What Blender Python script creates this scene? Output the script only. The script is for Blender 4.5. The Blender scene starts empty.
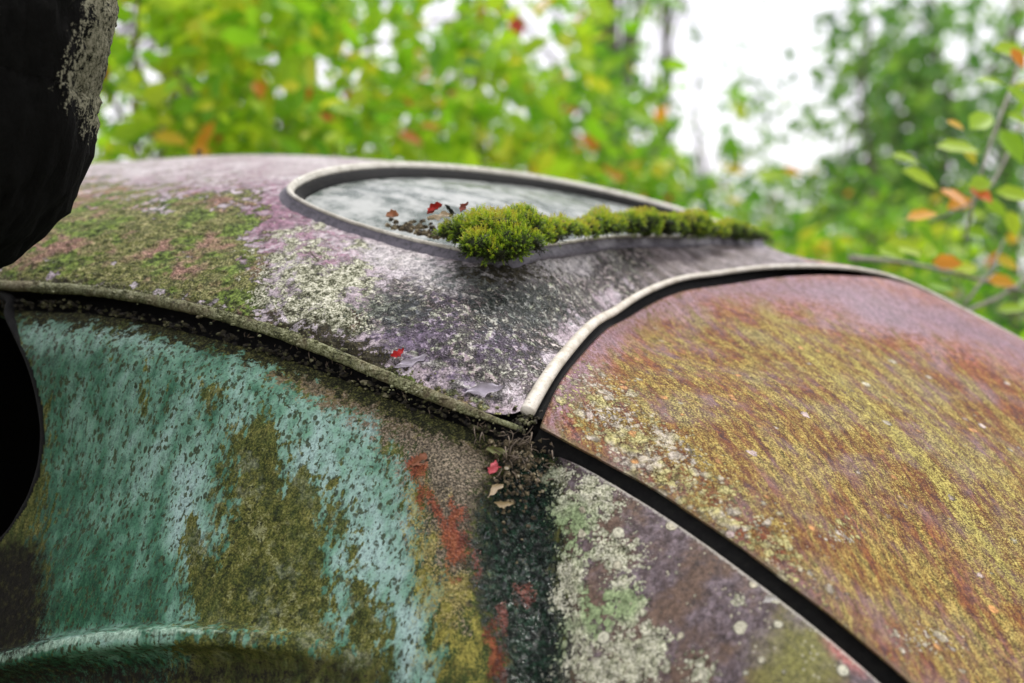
import bpy, math, random
import numpy as np
from mathutils import Vector, Matrix
rng = np.random.default_rng(7)
random.seed(7)
sc = bpy.context.scene
COL = sc.collection

# ------------------------------------------------------------------ camera
W, H, F = 1024, 683, 1422.2
PITCH = math.radians(3.0)
VP = math.radians(9.6)            # the car stands rolled a little towards the viewer
CAM = np.array([0.0, 0.0, 1.55])
RIGHT = np.array([1.0, 0, 0])
FWD = np.array([0, math.cos(PITCH), -math.sin(PITCH)])
UP = np.array([0, math.sin(PITCH), math.cos(PITCH)])

def P(px, py, d):
    return CAM + d * (FWD + (px - W / 2) / F * RIGHT + (H / 2 - py) / F * UP)

def proj(p):
    q = p - CAM
    d = q @ FWD
    d = np.where(np.abs(d) < 1e-6, 1e-6, d)
    return W / 2 + F * (q @ RIGHT) / d, H / 2 - F * (q @ UP) / d, d

def carpt(s, t, z):
    """s across the car, t rearward, z height over the lens, all from the pillar foot"""
    v = np.array([.01 + .5 * s + .87 * t, 1.12 + .87 * s - .5 * t, z])
    a = VP - PITCH
    y, zz = v[1], v[2]
    return CAM + np.array([v[0], y * math.cos(a) - zz * math.sin(a), y * math.sin(a) + zz * math.cos(a)])

# ------------------------------------------------------------------ body form
C0 = carpt(.5, -.3, -.6)
ctrl = []
for a in [(0,285,1.39),(130,297,1.31),(250,325,1.245),(350,358,1.2),(430,392,1.16),(480,412,1.14),(525,430,1.12),
          (-150,280,1.50),
          (150,230,1.42),(150,190,1.6),(150,158,2.0),(230,156,2.0),(60,230,1.46),(40,200,1.62),
          (300,260,1.31),(200,260,1.36),(400,290,1.265),(490,330,1.2),(560,280,1.34),
          (600,270,1.455),(600,312,1.40),(560,355,1.255),(700,270,1.62),(800,262,1.73),(870,268,1.71),
          (905,282,1.72),(940,300,1.72),(700,237,1.76),
          (600,450,1.13),(700,400,1.22),(700,500,1.07),(1024,683,1.03),(1024,500,1.25),(1024,347,1.60),(985,325,1.66),
          (900,450,1.24),(850,350,1.45),(900,600,1.08),(750,320,1.47),(620,350,1.3),(880,683,.96),(800,590,1.0),
          (0,683,1.25),(0,480,1.33),(250,683,1.1),(250,500,1.16),(120,480,1.24),(120,660,1.17),
          (450,683,1.03),(450,550,1.08),(650,683,.99),(650,560,1.055),(550,683,1.01),(550,560,1.07),(450,430,1.14),(350,550,1.115)]:
    ctrl.append(P(*a))
WIN = [(284,186,1.455),(300,200,1.425),(340,218,1.39),(400,237,1.355),(455,250,1.32),(500,253,1.30),(540,245,1.38),
       (600,237,1.51),(660,234,1.63),(720,236,1.77),(765,240,1.875),(740,228,1.92),(700,214,1.955),(640,197,1.98),
       (560,179,1.95),(480,167,1.82),(410,162,1.69),(350,165,1.565),(310,172,1.50)]
def cdir(p):
    v = p - C0; r = np.linalg.norm(v, axis=-1, keepdims=True)
    return v / r, r[..., 0]
for a in WIN:
    p = P(*a); n, r = cdir(p)
    ctrl.append(C0 + n * (r - .010))
for a in [(1.15,-.3,-.30),(1.15,-.8,-.24),(1.3,-.5,-.6),(1.12,.3,-.55),(.95,.2,-.35),(.55,.95,-.85),(.1,.7,-.7),(1.1,.7,-.75),
          (.5,.5,-.42),(.5,-1.4,-.12),(0,-1.4,-.24),(1.1,-1.4,-.26),(-.13,-.6,-.75),(-.16,-1.4,-.75),(-.1,0,-.78),
          (-.14,-.6,-1.2),(-.16,-1.4,-1.2),(-.1,0,-1.2),(.1,.8,-1.2),(.55,1.05,-1.2),(1.1,.8,-1.2),(1.3,-.5,-1.2),(1.3,-1.4,-1.2),
          (.5,-1.0,-.10),(.5,-2.0,-.3),(-.1,-2.,-.6)]:
    ctrl.append(carpt(*a))
ctrl = np.array(ctrl)
CN, CR = cdir(ctrl)
def phi(a, b):
    d = np.sqrt(np.maximum(((a[:, None, :] - b[None]) ** 2).sum(-1), 1e-12))
    return d ** 3
_n = len(CN)
_A = np.zeros((_n + 4, _n + 4))
_A[:_n, :_n] = phi(CN, CN) + np.eye(_n) * 1e-3
_A[:_n, _n:_n + 3] = CN; _A[:_n, _n + 3] = 1
_A[_n:, :_n] = _A[:_n, _n:].T
_w = np.linalg.solve(_A, np.concatenate([CR, np.zeros(4)]))
def rad(n):
    n = np.asarray(n).reshape(-1, 3)
    out = np.empty(len(n))
    for i in range(0, len(n), 40000):
        b = n[i:i + 40000]
        out[i:i + 40000] = phi(b, CN) @ _w[:_n] + b @ _w[_n:_n + 3] + _w[_n + 3]
    return out
def snap(p, off=0.0):
    p = np.atleast_2d(p); n, _ = cdir(p)
    return C0 + n * (rad(n) + off)[:, None]
def on(px, py, off=0.0):
    ds = np.linspace(.6, 2.6, 500)
    ps = np.array([P(px, py, d) for d in ds])
    n, r = cdir(ps); f = r - rad(n) - off
    k = np.where(f <= 0)[0]
    if len(k) and k[0] > 0:
        a, b = ds[k[0] - 1], ds[k[0]]; fa, fb = f[k[0] - 1], f[k[0]]
        return P(px, py, a + (b - a) * fa / (fa - fb))
    return snap(ps[np.argmin(f)], off)[0]
def curve(pts, n, off=0.0, closed=False, sm=0):
    """pixel pairs, pixel+depth triples or 3d arrays -> n points on the body form, evenly spaced"""
    L = []
    for p in pts:
        if isinstance(p, np.ndarray): L.append(snap(p, off)[0])
        elif len(p) == 3: L.append(snap(P(*p), off)[0])
        else: L.append(on(p[0], p[1], off))
    L = np.array(L)
    D = catmull(L, n, closed)
    if sm:
        for _ in range(sm):
            if closed: D = (np.roll(D, 1, 0) + D * 2 + np.roll(D, -1, 0)) / 4
            else: D[1:-1] = (D[:-2] + D[1:-1] * 2 + D[2:]) / 4
    return snap(D, off)
def catmull(L, n, closed=False):
    m = len(L)
    dense = []
    K = 24
    segs = m if closed else m - 1
    for i in range(segs):
        if closed: p0, p1, p2, p3 = L[(i - 1) % m], L[i], L[(i + 1) % m], L[(i + 2) % m]
        else: p0, p1, p2, p3 = L[max(i - 1, 0)], L[i], L[i + 1], L[min(i + 2, m - 1)]
        t = np.linspace(0, 1, K, endpoint=False)[:, None]
        dense.append(.5 * (2 * p1 + (p2 - p0) * t + (2 * p0 - 5 * p1 + 4 * p2 - p3) * t * t + (3 * p1 - p0 - 3 * p2 + p3) * t ** 3))
    if not closed: dense.append(L[-1:])
    else: dense.append(L[:1])
    D = np.concatenate(dense)
    s = np.concatenate([[0], np.cumsum(np.linalg.norm(np.diff(D, axis=0), axis=1))])
    q = np.linspace(0, s[-1], n, endpoint=not closed)
    return np.stack([np.interp(q, s, D[:, k]) for k in range(3)], 1)
def smooth01(x): x = np.clip(x, 0, 1); return x * x * (3 - 2 * x)

# ------------------------------------------------------------------ numpy noise (for form only)
def vnoise(p, scale, seed=0):
    q = np.asarray(p) * scale + seed * 17.31
    i = np.floor(q).astype(np.int64); f = q - i; f = f * f * (3 - 2 * f)
    def h(a):
        x = (a[..., 0] * 374761393 + a[..., 1] * 668265263 + a[..., 2] * 2147483647 + seed * 974711) & 0xffffffff
        x = ((x ^ (x >> 13)) * 1274126177) & 0xffffffff
        x = x ^ (x >> 16)
        return (x & 0xffff) / 65535.0
    r = 0
    for dx in (0, 1):
        for dy in (0, 1):
            for dz in (0, 1):
                wgt = (f[..., 0] if dx else 1 - f[..., 0]) * (f[..., 1] if dy else 1 - f[..., 1]) * (f[..., 2] if dz else 1 - f[..., 2])
                r = r + wgt * h(i + np.array([dx, dy, dz]))
    return r
def fbm(p, scale, seed=0, oct=3):
    r, a, s = 0, 1, 0
    for k in range(oct):
        r = r + a * vnoise(p, scale * 2 ** k, seed + k); s += a; a *= .5
    return r / s

# ------------------------------------------------------------------ mesh helpers
def mesh_obj(name, verts, faces, mat=None, parent=None, attrs=None, smooth=True, mats=None):
    me = bpy.data.meshes.new(name)
    verts = np.asarray(verts, dtype=np.float32)
    if isinstance(faces, np.ndarray):
        nf, k = faces.shape
        me.vertices.add(len(verts)); me.vertices.foreach_set('co', verts.ravel())
        me.loops.add(nf * k); me.loops.foreach_set('vertex_index', faces.astype(np.int32).ravel())
        me.polygons.add(nf); me.polygons.foreach_set('loop_start', np.arange(0, nf * k, k, dtype=np.int32))
        me.update(calc_edges=True); me.validate()
    else:
        me.from_pydata([tuple(v) for v in verts], [], [tuple(f) for f in faces]); me.update()
    if smooth: me.polygons.foreach_set('use_smooth', np.ones(len(me.polygons), dtype=bool))
    for k, a in (attrs or {}).items():
        at = me.attributes.new(k, 'FLOAT', 'POINT')
        at.data.foreach_set('value', np.asarray(a, dtype=np.float32))
    if mat: me.materials.append(mat)
    o = bpy.data.objects.new(name, me); COL.objects.link(o)
    if parent is not None:
        o.parent = parent; o.matrix_parent_inverse = parent.matrix_world.inverted()
    return o
def empty(name, loc, label=None, cat=None, group=None):
    o = bpy.data.objects.new(name, None); COL.objects.link(o)
    o.empty_display_size = .1
    o.matrix_world = Matrix.Translation(Vector([float(v) for v in loc]))
    bpy.context.view_layer.update()
    tag(o, label, cat, group)
    return o
def tag(o, label=None, cat=None, group=None, kind=None):
    if label: o['label'] = label
    if cat: o['category'] = cat
    if group: o['group'] = group
    if kind: o['kind'] = kind
    return o
def grid_faces(nu, nv, wrap=False):
    i = np.arange(nv - 1)[:, None]; j = np.arange(nu if wrap else nu - 1)[None]
    a = i * nu + j; b = i * nu + (j + 1) % nu
    return np.stack([a, b, b + nu, a + nu], -1).reshape(-1, 4)
def frames(path, closed=False):
    t = np.roll(path, -1, 0) - np.roll(path, 1, 0)
    if not closed:
        t[0] = path[1] - path[0]; t[-1] = path[-1] - path[-2]
    t /= np.linalg.norm(t, axis=1, keepdims=True)
    n, _ = cdir(path)
    n = n - t * (n * t).sum(1, keepdims=True)
    n /= np.linalg.norm(n, axis=1, keepdims=True)
    b = np.cross(t, n)
    return t, n, b
def sweep(path, prof, closed=False, jitter=0, seed=0):
    """profile points (side, out) carried along a path lying on the body; closed profile"""
    t, n, b = frames(path, closed)
    prof = np.array(prof)
    V = path[:, None, :] + prof[None, :, :1] * b[:, None] + prof[None, :, 1:] * n[:, None]
    if jitter:
        V = V + n[:, None] * ((fbm(V, 90, seed) - .5) * jitter)[..., None] + b[:, None] * ((fbm(V, 90, seed + 5) - .5) * jitter)[..., None]
    m, k = len(path), len(prof)
    f = grid_faces(k, m, True)
    if closed:
        j = np.arange(k); a = (m - 1) * k + j; bb = (m - 1) * k + (j + 1) % k
        f = np.concatenate([f, np.stack([a, bb, (j + 1) % k, j], -1)])
    return V.reshape(-1, 3), f
def ell(rx, ry, k=12, cx=0, cy=0):
    a = np.linspace(0, 2 * math.pi, k, endpoint=False)
    return [(cx + rx * math.cos(x), cy + ry * math.sin(x)) for x in a]
def pip(px, py, poly):
    inside = np.zeros(len(px), bool)
    n = len(poly)
    for i in range(n):
        x1, y1 = poly[i]; x2, y2 = poly[(i + 1) % n]
        c = ((y1 > py) != (y2 > py)) & (px < (x2 - x1) * (py - y1) / (y2 - y1 + 1e-12) + x1)
        inside ^= c
    return inside
# stereographic plane round the body centre, to blend borders inside it
AX = np.array([0, -.35, 1.0]); AX /= np.linalg.norm(AX)
E1 = np.cross(AX, [0, 1, 0]); E1 /= np.linalg.norm(E1); E2 = np.cross(AX, E1)
def toq(p):
    n, _ = cdir(p); k = 1 + n @ AX
    return np.stack([n @ E1 / k, n @ E2 / k], -1)
def fromq(q):
    s = (q ** 2).sum(-1, keepdims=True)
    n = (2 * q[..., :1] * E1 + 2 * q[..., 1:2] * E2 + (1 - s) * AX) / (1 + s)
    sh = n.shape
    n = n.reshape(-1, 3)
    return n, rad(n)
def compact(V, f, attrs=None):
    used = np.unique(f); m = -np.ones(len(V), int); m[used] = np.arange(len(used))
    at = {k: a[used] for k, a in (attrs or {}).items()}
    return V[used], m[f], at
# ------------------------------------------------------------------ stain shapes (each a patch of its own on the panel)
def pdist(px, py, pts):
    d = np.full(len(px), 1e9)
    for (x1, y1), (x2, y2) in zip(pts[:-1], pts[1:]):
        vx, vy = x2 - x1, y2 - y1; L = vx * vx + vy * vy + 1e-9
        t = np.clip(((px - x1) * vx + (py - y1) * vy) / L, 0, 1)
        d = np.minimum(d, np.hypot(px - x1 - t * vx, py - y1 - t * vy))
    return d
def mpoly(px, py, poly, soft):
    d = pdist(px, py, list(poly) + [poly[0]])
    d = np.where(pip(px, py, poly), d, -d)
    return np.clip(.5 + d / (3.4 * soft), 0, 1)
def mline(px, py, pts, w, soft):
    return np.clip(.5 + (w - pdist(px, py, pts)) / (2 * soft), 0, 1)
def mblob(px, py, L, soft=1.0):
    m = np.zeros(len(px))
    for b in L:
        x, y, rx, ry = b[:4]; rot = math.radians(b[4]) if len(b) > 4 else 0; amp = b[5] if len(b) > 5 else 1
        dx, dy = px - x, py - y
        u = (dx * math.cos(rot) + dy * math.sin(rot)) / rx; v = (-dx * math.sin(rot) + dy * math.cos(rot)) / ry
        r = np.hypot(u, v)
        m = np.maximum(m, np.clip(.5 + (1 - r) * .45 / soft, 0, 1) * amp)
    return m
# ================================================================== THE CAR
RAIL = [(-330,283),(-150,278),(0,283),(70,287),(130,294),(190,306),(250,322),(300,339),(350,359),(400,381),(440,397),(480,413),(510,424),(522,428)]
ARCH = [(526,418),(535,398),(550,373),(575,342),(600,319),(630,299),(660,286),(700,275),(750,268),(800,266),(840,268)]
ARCH3 = [(880,273,1.69), (915,287,1.70), (940,300,1.70), carpt(.86,.30,-.35), carpt(.92,.44,-.44)]
LIDTOP = [(541,428),(547,408),(562,380),(590,347),(620,322),(660,300),(700,289),(750,281),(800,277),(845,278)]
LIDTOP3 = [(880,284,1.67), (912,296,1.68), (938,308,1.68), carpt(.845,.32,-.35), carpt(.905,.45,-.44)]
GAPU = [(541,428),(570,444),(600,460),(650,487),(700,520),(745,551),(790,585),(830,615),(870,648),(905,678),(950,722),(1000,775)]
GAPL = [(536,441),(570,457),(600,475),(650,505),(700,539),(745,572),(790,606),(830,638),(870,672),(900,699),(940,739),(985,790)]

car = empty('rusted_car', [0.5, 2.2, 0.0],
            'old abandoned car with rusty lichen covered paint, oval rear window and round boot lid', 'car')

# ---- roof skin
nu, nv = 760, 330
near = curve(RAIL + ARCH + ARCH3, nu, 0, False, 150)
far_pts = [carpt(1.15,-1.5,-.3), carpt(1.12,-1.0,-.27), carpt(1.12,-.5,-.28), carpt(1.1,-.1,-.33), carpt(1.05,.2,-.40), carpt(.92,.44,-.44)]
far = curve(far_pts, nu)
qn, qf = toq(near), toq(far)
v = np.linspace(0, 1, nv)[:, None, None] ** 1.25
q = qn[None] * (1 - v) + qf[None] * v
n, r = fromq(q.reshape(-1, 2))
base = C0 + n * r[:, None]
fl = (fbm(base, 160, 3) - .5) * .0012 + (fbm(base, 12, 9) - .5) * .003
V = base + n * fl[:, None]
f = grid_faces(nu, nv)
wring = curve(WIN, 240, 0, True, 12)
wn, _ = cdir(wring)
WQ = toq(wring); Wc = WQ.mean(0)
def inwin(p, k=1.0):
    qq = toq(p); return pip(qq[:, 0], qq[:, 1], [tuple(x) for x in (Wc + (WQ - Wc) * k)])
iv = inwin(V, .995)
f = f[~iv[f].all(1)]
V, f, _ = compact(V, f)
px, py, d = proj(V)
def roof_masks(px, py):
    A = {}
    A['moss'] = np.maximum.reduce([mpoly(px, py, [(-60,190),(60,190),(110,186),(170,196),(230,196),(262,215),(262,250),(270,285),(250,330),(180,318),(90,303),(-60,300)], 22),
                 mblob(px, py, [(345,318,22,18),(250,262,30,30),(300,310,40,20,20,.8)]) * .9,
                 mline(px, py, RAIL, 9, 12) * .85])
    A['pink'] = mblob(px, py, [(85,225,50,30),(110,232,30,22),(150,262,20,10)])
    A['magenta'] = mblob(px, py, [(275,222,55,32,25),(310,250,40,18,25),(180,190,60,10,0,.8),(100,188,50,9,0,.6),(240,262,26,34,0,.8)], 1.4)
    A['lichen'] = mpoly(px, py, [(285,235),(320,238),(360,262),(375,300),(350,340),(310,338),(270,300),(265,262)], 26)
    A['crackle'] = np.maximum(mpoly(px, py, [(395,275),(470,268),(560,262),(620,262),(640,280),(600,305),(555,340),(530,385),(500,402),(455,378),(405,350),(370,325),(365,300)], 22),
                              mblob(px, py, [(610,262,40,22,0,.9)]))
    A['violet'] = mblob(px, py, [(420,335,42,30),(500,345,30,20,0,.9),(440,300,30,14,20,.7),(470,385,30,10,25,.7)])
    A['pale'] = np.maximum(mblob(px, py, [(560,262,45,18,-5),(425,268,45,18,25),(380,255,22,12,25),(500,270,30,14)]), mblob(px, py, [(478,388,24,5,18),(410,358,24,5,14)], .5))
    A['brown'] = mpoly(px, py, [(600,243),(660,238),(760,242),(860,264),(940,300),(700,290),(640,300),(625,270)], 14)
    A['greenwet'] = mblob(px, py, [(480,282,40,14,15),(520,305,40,22),(395,310,30,14)])
    A['rustend'] = mblob(px, py, [(830,258,45,8,15)])
    A['dirt'] = np.maximum(mblob(px, py, [(350,350,50,12,24),(300,330,40,8,18,.8),(505,270,34,12,0,.9)]), mline(px, py, RAIL[:9], 5, 8) * .8)
    return A
def crust(V, m, amp, scale, seed):
    """real relief: broken plates standing a millimetre proud where the crust grows"""
    n_, _ = cdir(V); k = fbm(V, scale, seed, 3)
    return V + n_ * (amp * m * smooth01((k - .46) / .10) * (.6 + .8 * vnoise(V, scale * 2.5, seed + 3)))[:, None]
_m = roof_masks(px, py)
V = crust(V, np.clip(np.maximum.reduce([_m['crackle'] * .9, _m['lichen'], _m['moss'] * .6, _m['dirt']]) * 1.3, 0, 1), .0019, 150, 61)
roof_v, roof_f, roof_px, roof_py = V, f, px, py

# ---- quarter panel
PTOP = [(-330,302),(-150,298),(0,303),(70,306),(130,314),(190,328),(250,343),(300,359),(350,378),(400,398),(440,413),(480,427),(510,437)] + GAPL
nu2, nv2 = 760, 420
top = curve(PTOP, nu2, 0, False, 60)
botp = [carpt(-.15,-1.1,-1.2), carpt(-.14,-.6,-1.2), carpt(-.12,-.2,-1.2), carpt(-.1,.1,-1.2), carpt(-.03,.5,-1.2), carpt(.1,.8,-1.2)]
bot = curve(botp, nu2)
qt, qb = toq(top), toq(bot)
v = (np.linspace(0, 1, nv2) ** 1.3)[:, None, None]
q = qt[None] * (1 - v) + qb[None] * v
n, r = fromq(q.reshape(-1, 2))
base = C0 + n * r[:, None]
px, py, d = proj(base)
bb = np.where(d > .2, 1, 0)
drail = pdist(px, py, RAIL)
off = -.014 * np.exp(-(drail / 34.0) ** 2) * (px < 560)
off -= .004
valx = 528 + (py - 430) * .045
off -= .020 * np.exp(-((px - valx) / 42.0) ** 2) * smooth01((py - 415) / 40)
off += .006 * np.exp(-((px - 445) / 50.0) ** 2) * smooth01((py - 430) / 60)
# rolled bead over the wheel arch
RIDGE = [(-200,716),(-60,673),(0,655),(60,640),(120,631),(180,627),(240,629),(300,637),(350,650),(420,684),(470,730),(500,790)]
rx = np.array([a for a, b in RIDGE]); ry = np.interp(px, rx, np.array([b for a, b in RIDGE], float))
fade = 1 - smooth01((px - 170) / 210)
dy = (py - ry)
prof = np.where(dy < 0, np.exp(-(dy / 3.0) ** 2), np.exp(-(np.maximum(dy - 12, 0) / 9.0) ** 2))
off += .021 * prof * fade - .014 * smooth01((dy - 18) / 25) * fade
off += (fbm(base, 150, 4) - .5) * .0012 + (fbm(base, 14, 5) - .5) * .004
wetm = np.exp(-((px - valx - 6) / 34.0) ** 2) * smooth01((py - 440) / 30)
off += (fbm(base, 260, 8, 2) - .5) * .0045 * wetm
V = base + n * off[:, None]
# panel edge turned inwards
row0 = V[:nu2]; n0 = n[:nu2]
V = np.concatenate([row0 - n0 * .03, row0 - n0 * .004 , V]); nn_ = nv2 + 2
f = grid_faces(nu2, nn_)
px, py, d = proj(V)
SIDEWIN = [(-420,300),(-100,296),(3,296),(9,315),(20,338),(34,370),(43,405),(46,440),(40,478),(25,512),(0,545),(-60,590),(-420,640)]
iw = pip(px, py, SIDEWIN)
f = f[~iw[f].all(1)]
V, f, _ = compact(V, f)
qv, qfc = V, f
px, py, d = proj(V)
def quarter_masks(px, py):
    A = {}
    teal = mpoly(px, py, [(5,295),(60,303),(120,316),(200,335),(262,352),(290,382),(330,400),(375,425),(402,470),(418,540),(432,600),(430,690),(398,690),(392,610),(372,580),(356,540),(345,500),(322,470),(312,520),(300,470),(285,480),(280,440),(262,425),(244,440),(224,452),(216,520),(203,560),(190,530),(186,600),(165,640),(150,700),(30,700),(45,560),(50,450),(45,400),(20,330)], 16)
    holes = mblob(px, py, [(146,365,7,32,8),(142,400,6,25),(262,452,11,40),(190,545,11,34,-10),(303,500,10,42),(205,395,26,24,0,.8),(235,430,16,20,0,.8),(110,340,14,26,0,.6)], .7)
    A['teal'] = np.clip(teal - holes * .75, 0, 1)
    A['ridge_light'] = mline(px, py, [(a, b + 3) for a, b in RIDGE[1:9]], 3.5, 4) * (1 - .9 * smooth01((px - 120) / 200))  # painted highlight: pale line along the lit top of the bead
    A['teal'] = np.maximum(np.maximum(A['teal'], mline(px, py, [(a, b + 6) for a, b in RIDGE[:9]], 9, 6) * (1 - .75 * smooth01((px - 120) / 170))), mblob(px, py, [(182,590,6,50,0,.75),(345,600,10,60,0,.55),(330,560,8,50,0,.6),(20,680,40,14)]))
    A['pale'] = mblob(px, py, [(110,330,90,26,8,.8),(160,440,70,80,0,.75),(240,390,40,34,0,.9),(330,450,60,50),(380,530,40,90),(408,635,24,60),(192,500,22,80),(120,640,120,10,0,.7)], 1.6)  # the long flat last patch paints the bead top lit as well
    A['olive'] = mpoly(px, py, [(225,400),(285,430),(330,520),(400,600),(440,690),(170,690),(200,560)], 40)
    A['stain_shade'] = np.maximum(mpoly(px, py, [(-400,560),(40,545),(46,600),(44,640),(20,655),(-400,690)], 10), mblob(px, py, [(120,676,230,14,0,.9)]))  # dark stain by the side window, plus painted shade below the bead
    A['rail_grime_shade'] = mline(px, py, [(a, b + 22) for a, b in RAIL[2:]], 15, 13) * (px < 545)  # grime strip that also paints in the shade under the drip rail
    A['ochre'] = mblob(px, py, [(330,392,50,12,22),(410,425,35,10,20),(470,445,22,14),(385,400,30,12)])
    A['brown'] = mpoly(px, py, [(300,375),(400,405),(500,445),(495,480),(478,520),(480,580),(455,620),(430,560),(412,480),(390,430)], 16)
    A['red'] = mblob(px, py, [(455,540,10,24),(416,468,8,10),(421,495,3,14),(437,512,5,18,-25),(497,660,7,26),(477,562,4,12),(492,628,4,14,20),(524,594,7,9),(503,615,3,9,0,.8)], .9)
    A['yellow'] = mblob(px, py, [(428,560,14,50),(445,620,18,60),(462,590,14,30),(475,650,14,40,0,.9),(418,500,8,30)], 1.2)
    A['wet'] = mpoly(px, py, [(500,440),(545,445),(560,480),(562,560),(572,640),(575,700),(505,700),(500,650),(480,590),(476,540),(488,500),(503,470)], 13)
    A['lichen'] = mblob(px, py, [(560,478,14,12,0,.8),(573,512,18,20),(590,505,24,26),(617,552,24,16,20),(572,580,12,34),(623,605,16,24),(582,632,18,22),(600,668,34,22),(640,658,26,20),(655,640,14,16),(626,648,16,16),(700,668,14,14,0,.8),(560,600,8,12),(740,600,6,5)], .9)
    A['purple'] = mpoly(px, py, [(556,440),(700,520),(820,620),(910,700),(560,700),(566,600),(560,500)], 16)
    A['blobgreen'] = mblob(px, py, [(800,655,46,42,-35)], .9)
    A['pinkedge'] = mblob(px, py, [(848,655,36,12,40)], .8)
    A['lip'] = mline(px, py, GAPL, 3.5, 3)
    return A

_m = quarter_masks(px, py)
qv = crust(qv, np.clip(np.maximum.reduce([_m['lichen'], _m['rail_grime_shade'] * .7, _m['ochre'] * .6, _m['olive'] * .25]) * 1.2, 0, 1) * (1 - _m['teal'] * .8), .0018, 150, 71)

# ---- boot lid
m1, m2 = 520, 420
KP = carpt(.905,.45,-.44)
topc = curve(LIDTOP + LIDTOP3, m1, 0, False, 360)
nearc = curve(GAPU, m2, 0, False, 60)
farp = [KP, carpt(.97,.58,-.58), carpt(1.0,.7,-.76), carpt(.98,.85,-.95)]
farc = curve(farp, m2)
botc = curve([nearc[-1], carpt(.2,.78,-.75), carpt(.55,.93,-.86), carpt(.85,.88,-.9), farc[-1]], m1)
nearc[0] = topc[0]; farc[0] = topc[-1]
qT, qN, qF, qB = toq(topc), toq(nearc), toq(farc), toq(botc)
u = np.linspace(0, 1, m1)[None, :, None]; v = np.linspace(0, 1, m2)[:, None, None]
q = (1 - v) * qT[None] + v * qB[None] + (1 - u) * qN[:, None] + u * qF[:, None] - ((1 - u) * (1 - v) * qT[0] + u * (1 - v) * qT[-1] + (1 - u) * v * qB[0] + u * v * qB[-1])
n, r = fromq(q.reshape(-1, 2))
base = C0 + n * r[:, None]
off = .002 + (fbm(base, 150, 14) - .5) * .0010 + (fbm(base, 10, 15) - .5) * .004
V = base + n * off[:, None]
f = grid_faces(m1, m2)
# rounded edge and return flange
idx = np.concatenate([np.arange(m1), np.arange(1, m2) * m1 + m1 - 1, (m2 - 1) * m1 + np.arange(m1 - 2, -1, -1), np.arange(m2 - 2, 0, -1) * m1])
loop = V[idx]; nl = n[idx]
t = np.roll(loop, -3, 0) - np.roll(loop, 3, 0); t /= np.linalg.norm(t, axis=1, keepdims=True)
outd = -np.cross(nl, t)
cen = V.mean(0)
if ((loop - cen) * outd).sum(1).mean() < 0: outd = -outd
rings = [V]
faces = [f]; prev = idx; cnt = len(V)
for o_, dn in ((.0008, -.0005), (.0010, -.0018), (-.003, -.0045), (-.012, -.010), (-.02, -.024)):
    ring = loop + outd * o_ + nl * dn; cur = cnt + np.arange(len(idx)); cnt += len(idx)
    faces.append(np.stack([prev, np.roll(prev, -1), np.roll(cur, -1), cur], -1)); rings.append(ring); prev = cur
lv, lf = np.concatenate(rings), np.concatenate(faces)
px, py, d = proj(lv)
def lid_masks(px, py):
    A = {}
    A['bloom'] = np.maximum(mpoly(px, py, [(560,385),(600,335),(660,300),(740,280),(850,276),(960,310),(1100,380),(1100,400),(1000,350),(900,326),(800,300),(720,294),(650,312),(600,352),(575,392),(552,424)], 18),
                            mblob(px, py, [(880,312,60,14,20)]))
    A['algae'] = np.maximum(.50 * mpoly(px, py, [(575,400),(620,350),(680,315),(760,300),(850,325),(1000,375),(1300,500),(1300,900),(980,760),(860,640),(700,510),(580,440)], 22), mblob(px, py, [(640,330,60,30,35,.75),(620,400,60,50,0,.7),(720,350,120,16,50,.85),(900,470,160,30,48,.8),(700,470,110,40,40,.75),(930,450,200,18,42,.7),(800,600,120,40,35,.8),(830,540,130,20,45,.7)], 2.0) * .8)
    A['streak'] = np.maximum(mline(px, py, [(760,305),(800,345),(860,400),(930,470),(985,540),(1040,620)], 5, 12), mline(px, py, [(820,335),(900,400),(960,450),(1060,540)], 3, 10) * .9)
    A['plichen'] = mblob(px, py, [(650,450,130,22,36,.8),(740,530,90,18,38,.75),(620,430,50,16,35),(600,405,30,18,0,.9),(640,460,40,14,32),(665,440,30,14,30,.9),(590,385,20,16,0,.75),(725,520,60,10,36,.8),(772,545,14,12),(790,575,20,8,0,.9),(668,480,30,7,32),(925,640,30,20,0,.6),(840,530,14,12,0,.8)], 1.3)
    A['rust'] = mblob(px, py, [(700,370,60,18,45,.7),(850,520,90,24,45,.8),(950,590,60,40,45),(880,560,40,20,0,.9),(640,350,30,12,0,.7),(990,650,50,40,0,.8)], 1.6)
    A['edge'] = mline(px, py, GAPU, 5, 5)
    return A

_m = lid_masks(px, py)
lv = crust(lv, _m['plichen'], .0014, 160, 81)
# ---- added inner lining (dark, keeps daylight out of the seams)
iu, iv_ = 180, 130
th = np.linspace(0, 2 * math.pi, iu, endpoint=False)[None]; el = np.linspace(-.75, math.pi / 2 - .02, iv_)[:, None]
nn = np.stack([np.cos(th) * np.cos(el), np.sin(th) * np.cos(el), np.sin(el) + 0 * th], -1).reshape(-1, 3)
Vi = C0 + nn * (rad(nn) - .036)[:, None]
fi = grid_faces(iu, iv_, True)
pxi, pyi, di = proj(Vi)
kill = inwin(Vi, .93) | (pip(pxi, pyi, [(a * 1.0 - 4, b) for a, b in SIDEWIN]) & (di < 1.75))
fi = fi[~kill[fi].any(1)]
Vi, fi, _ = compact(Vi, fi)
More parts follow.
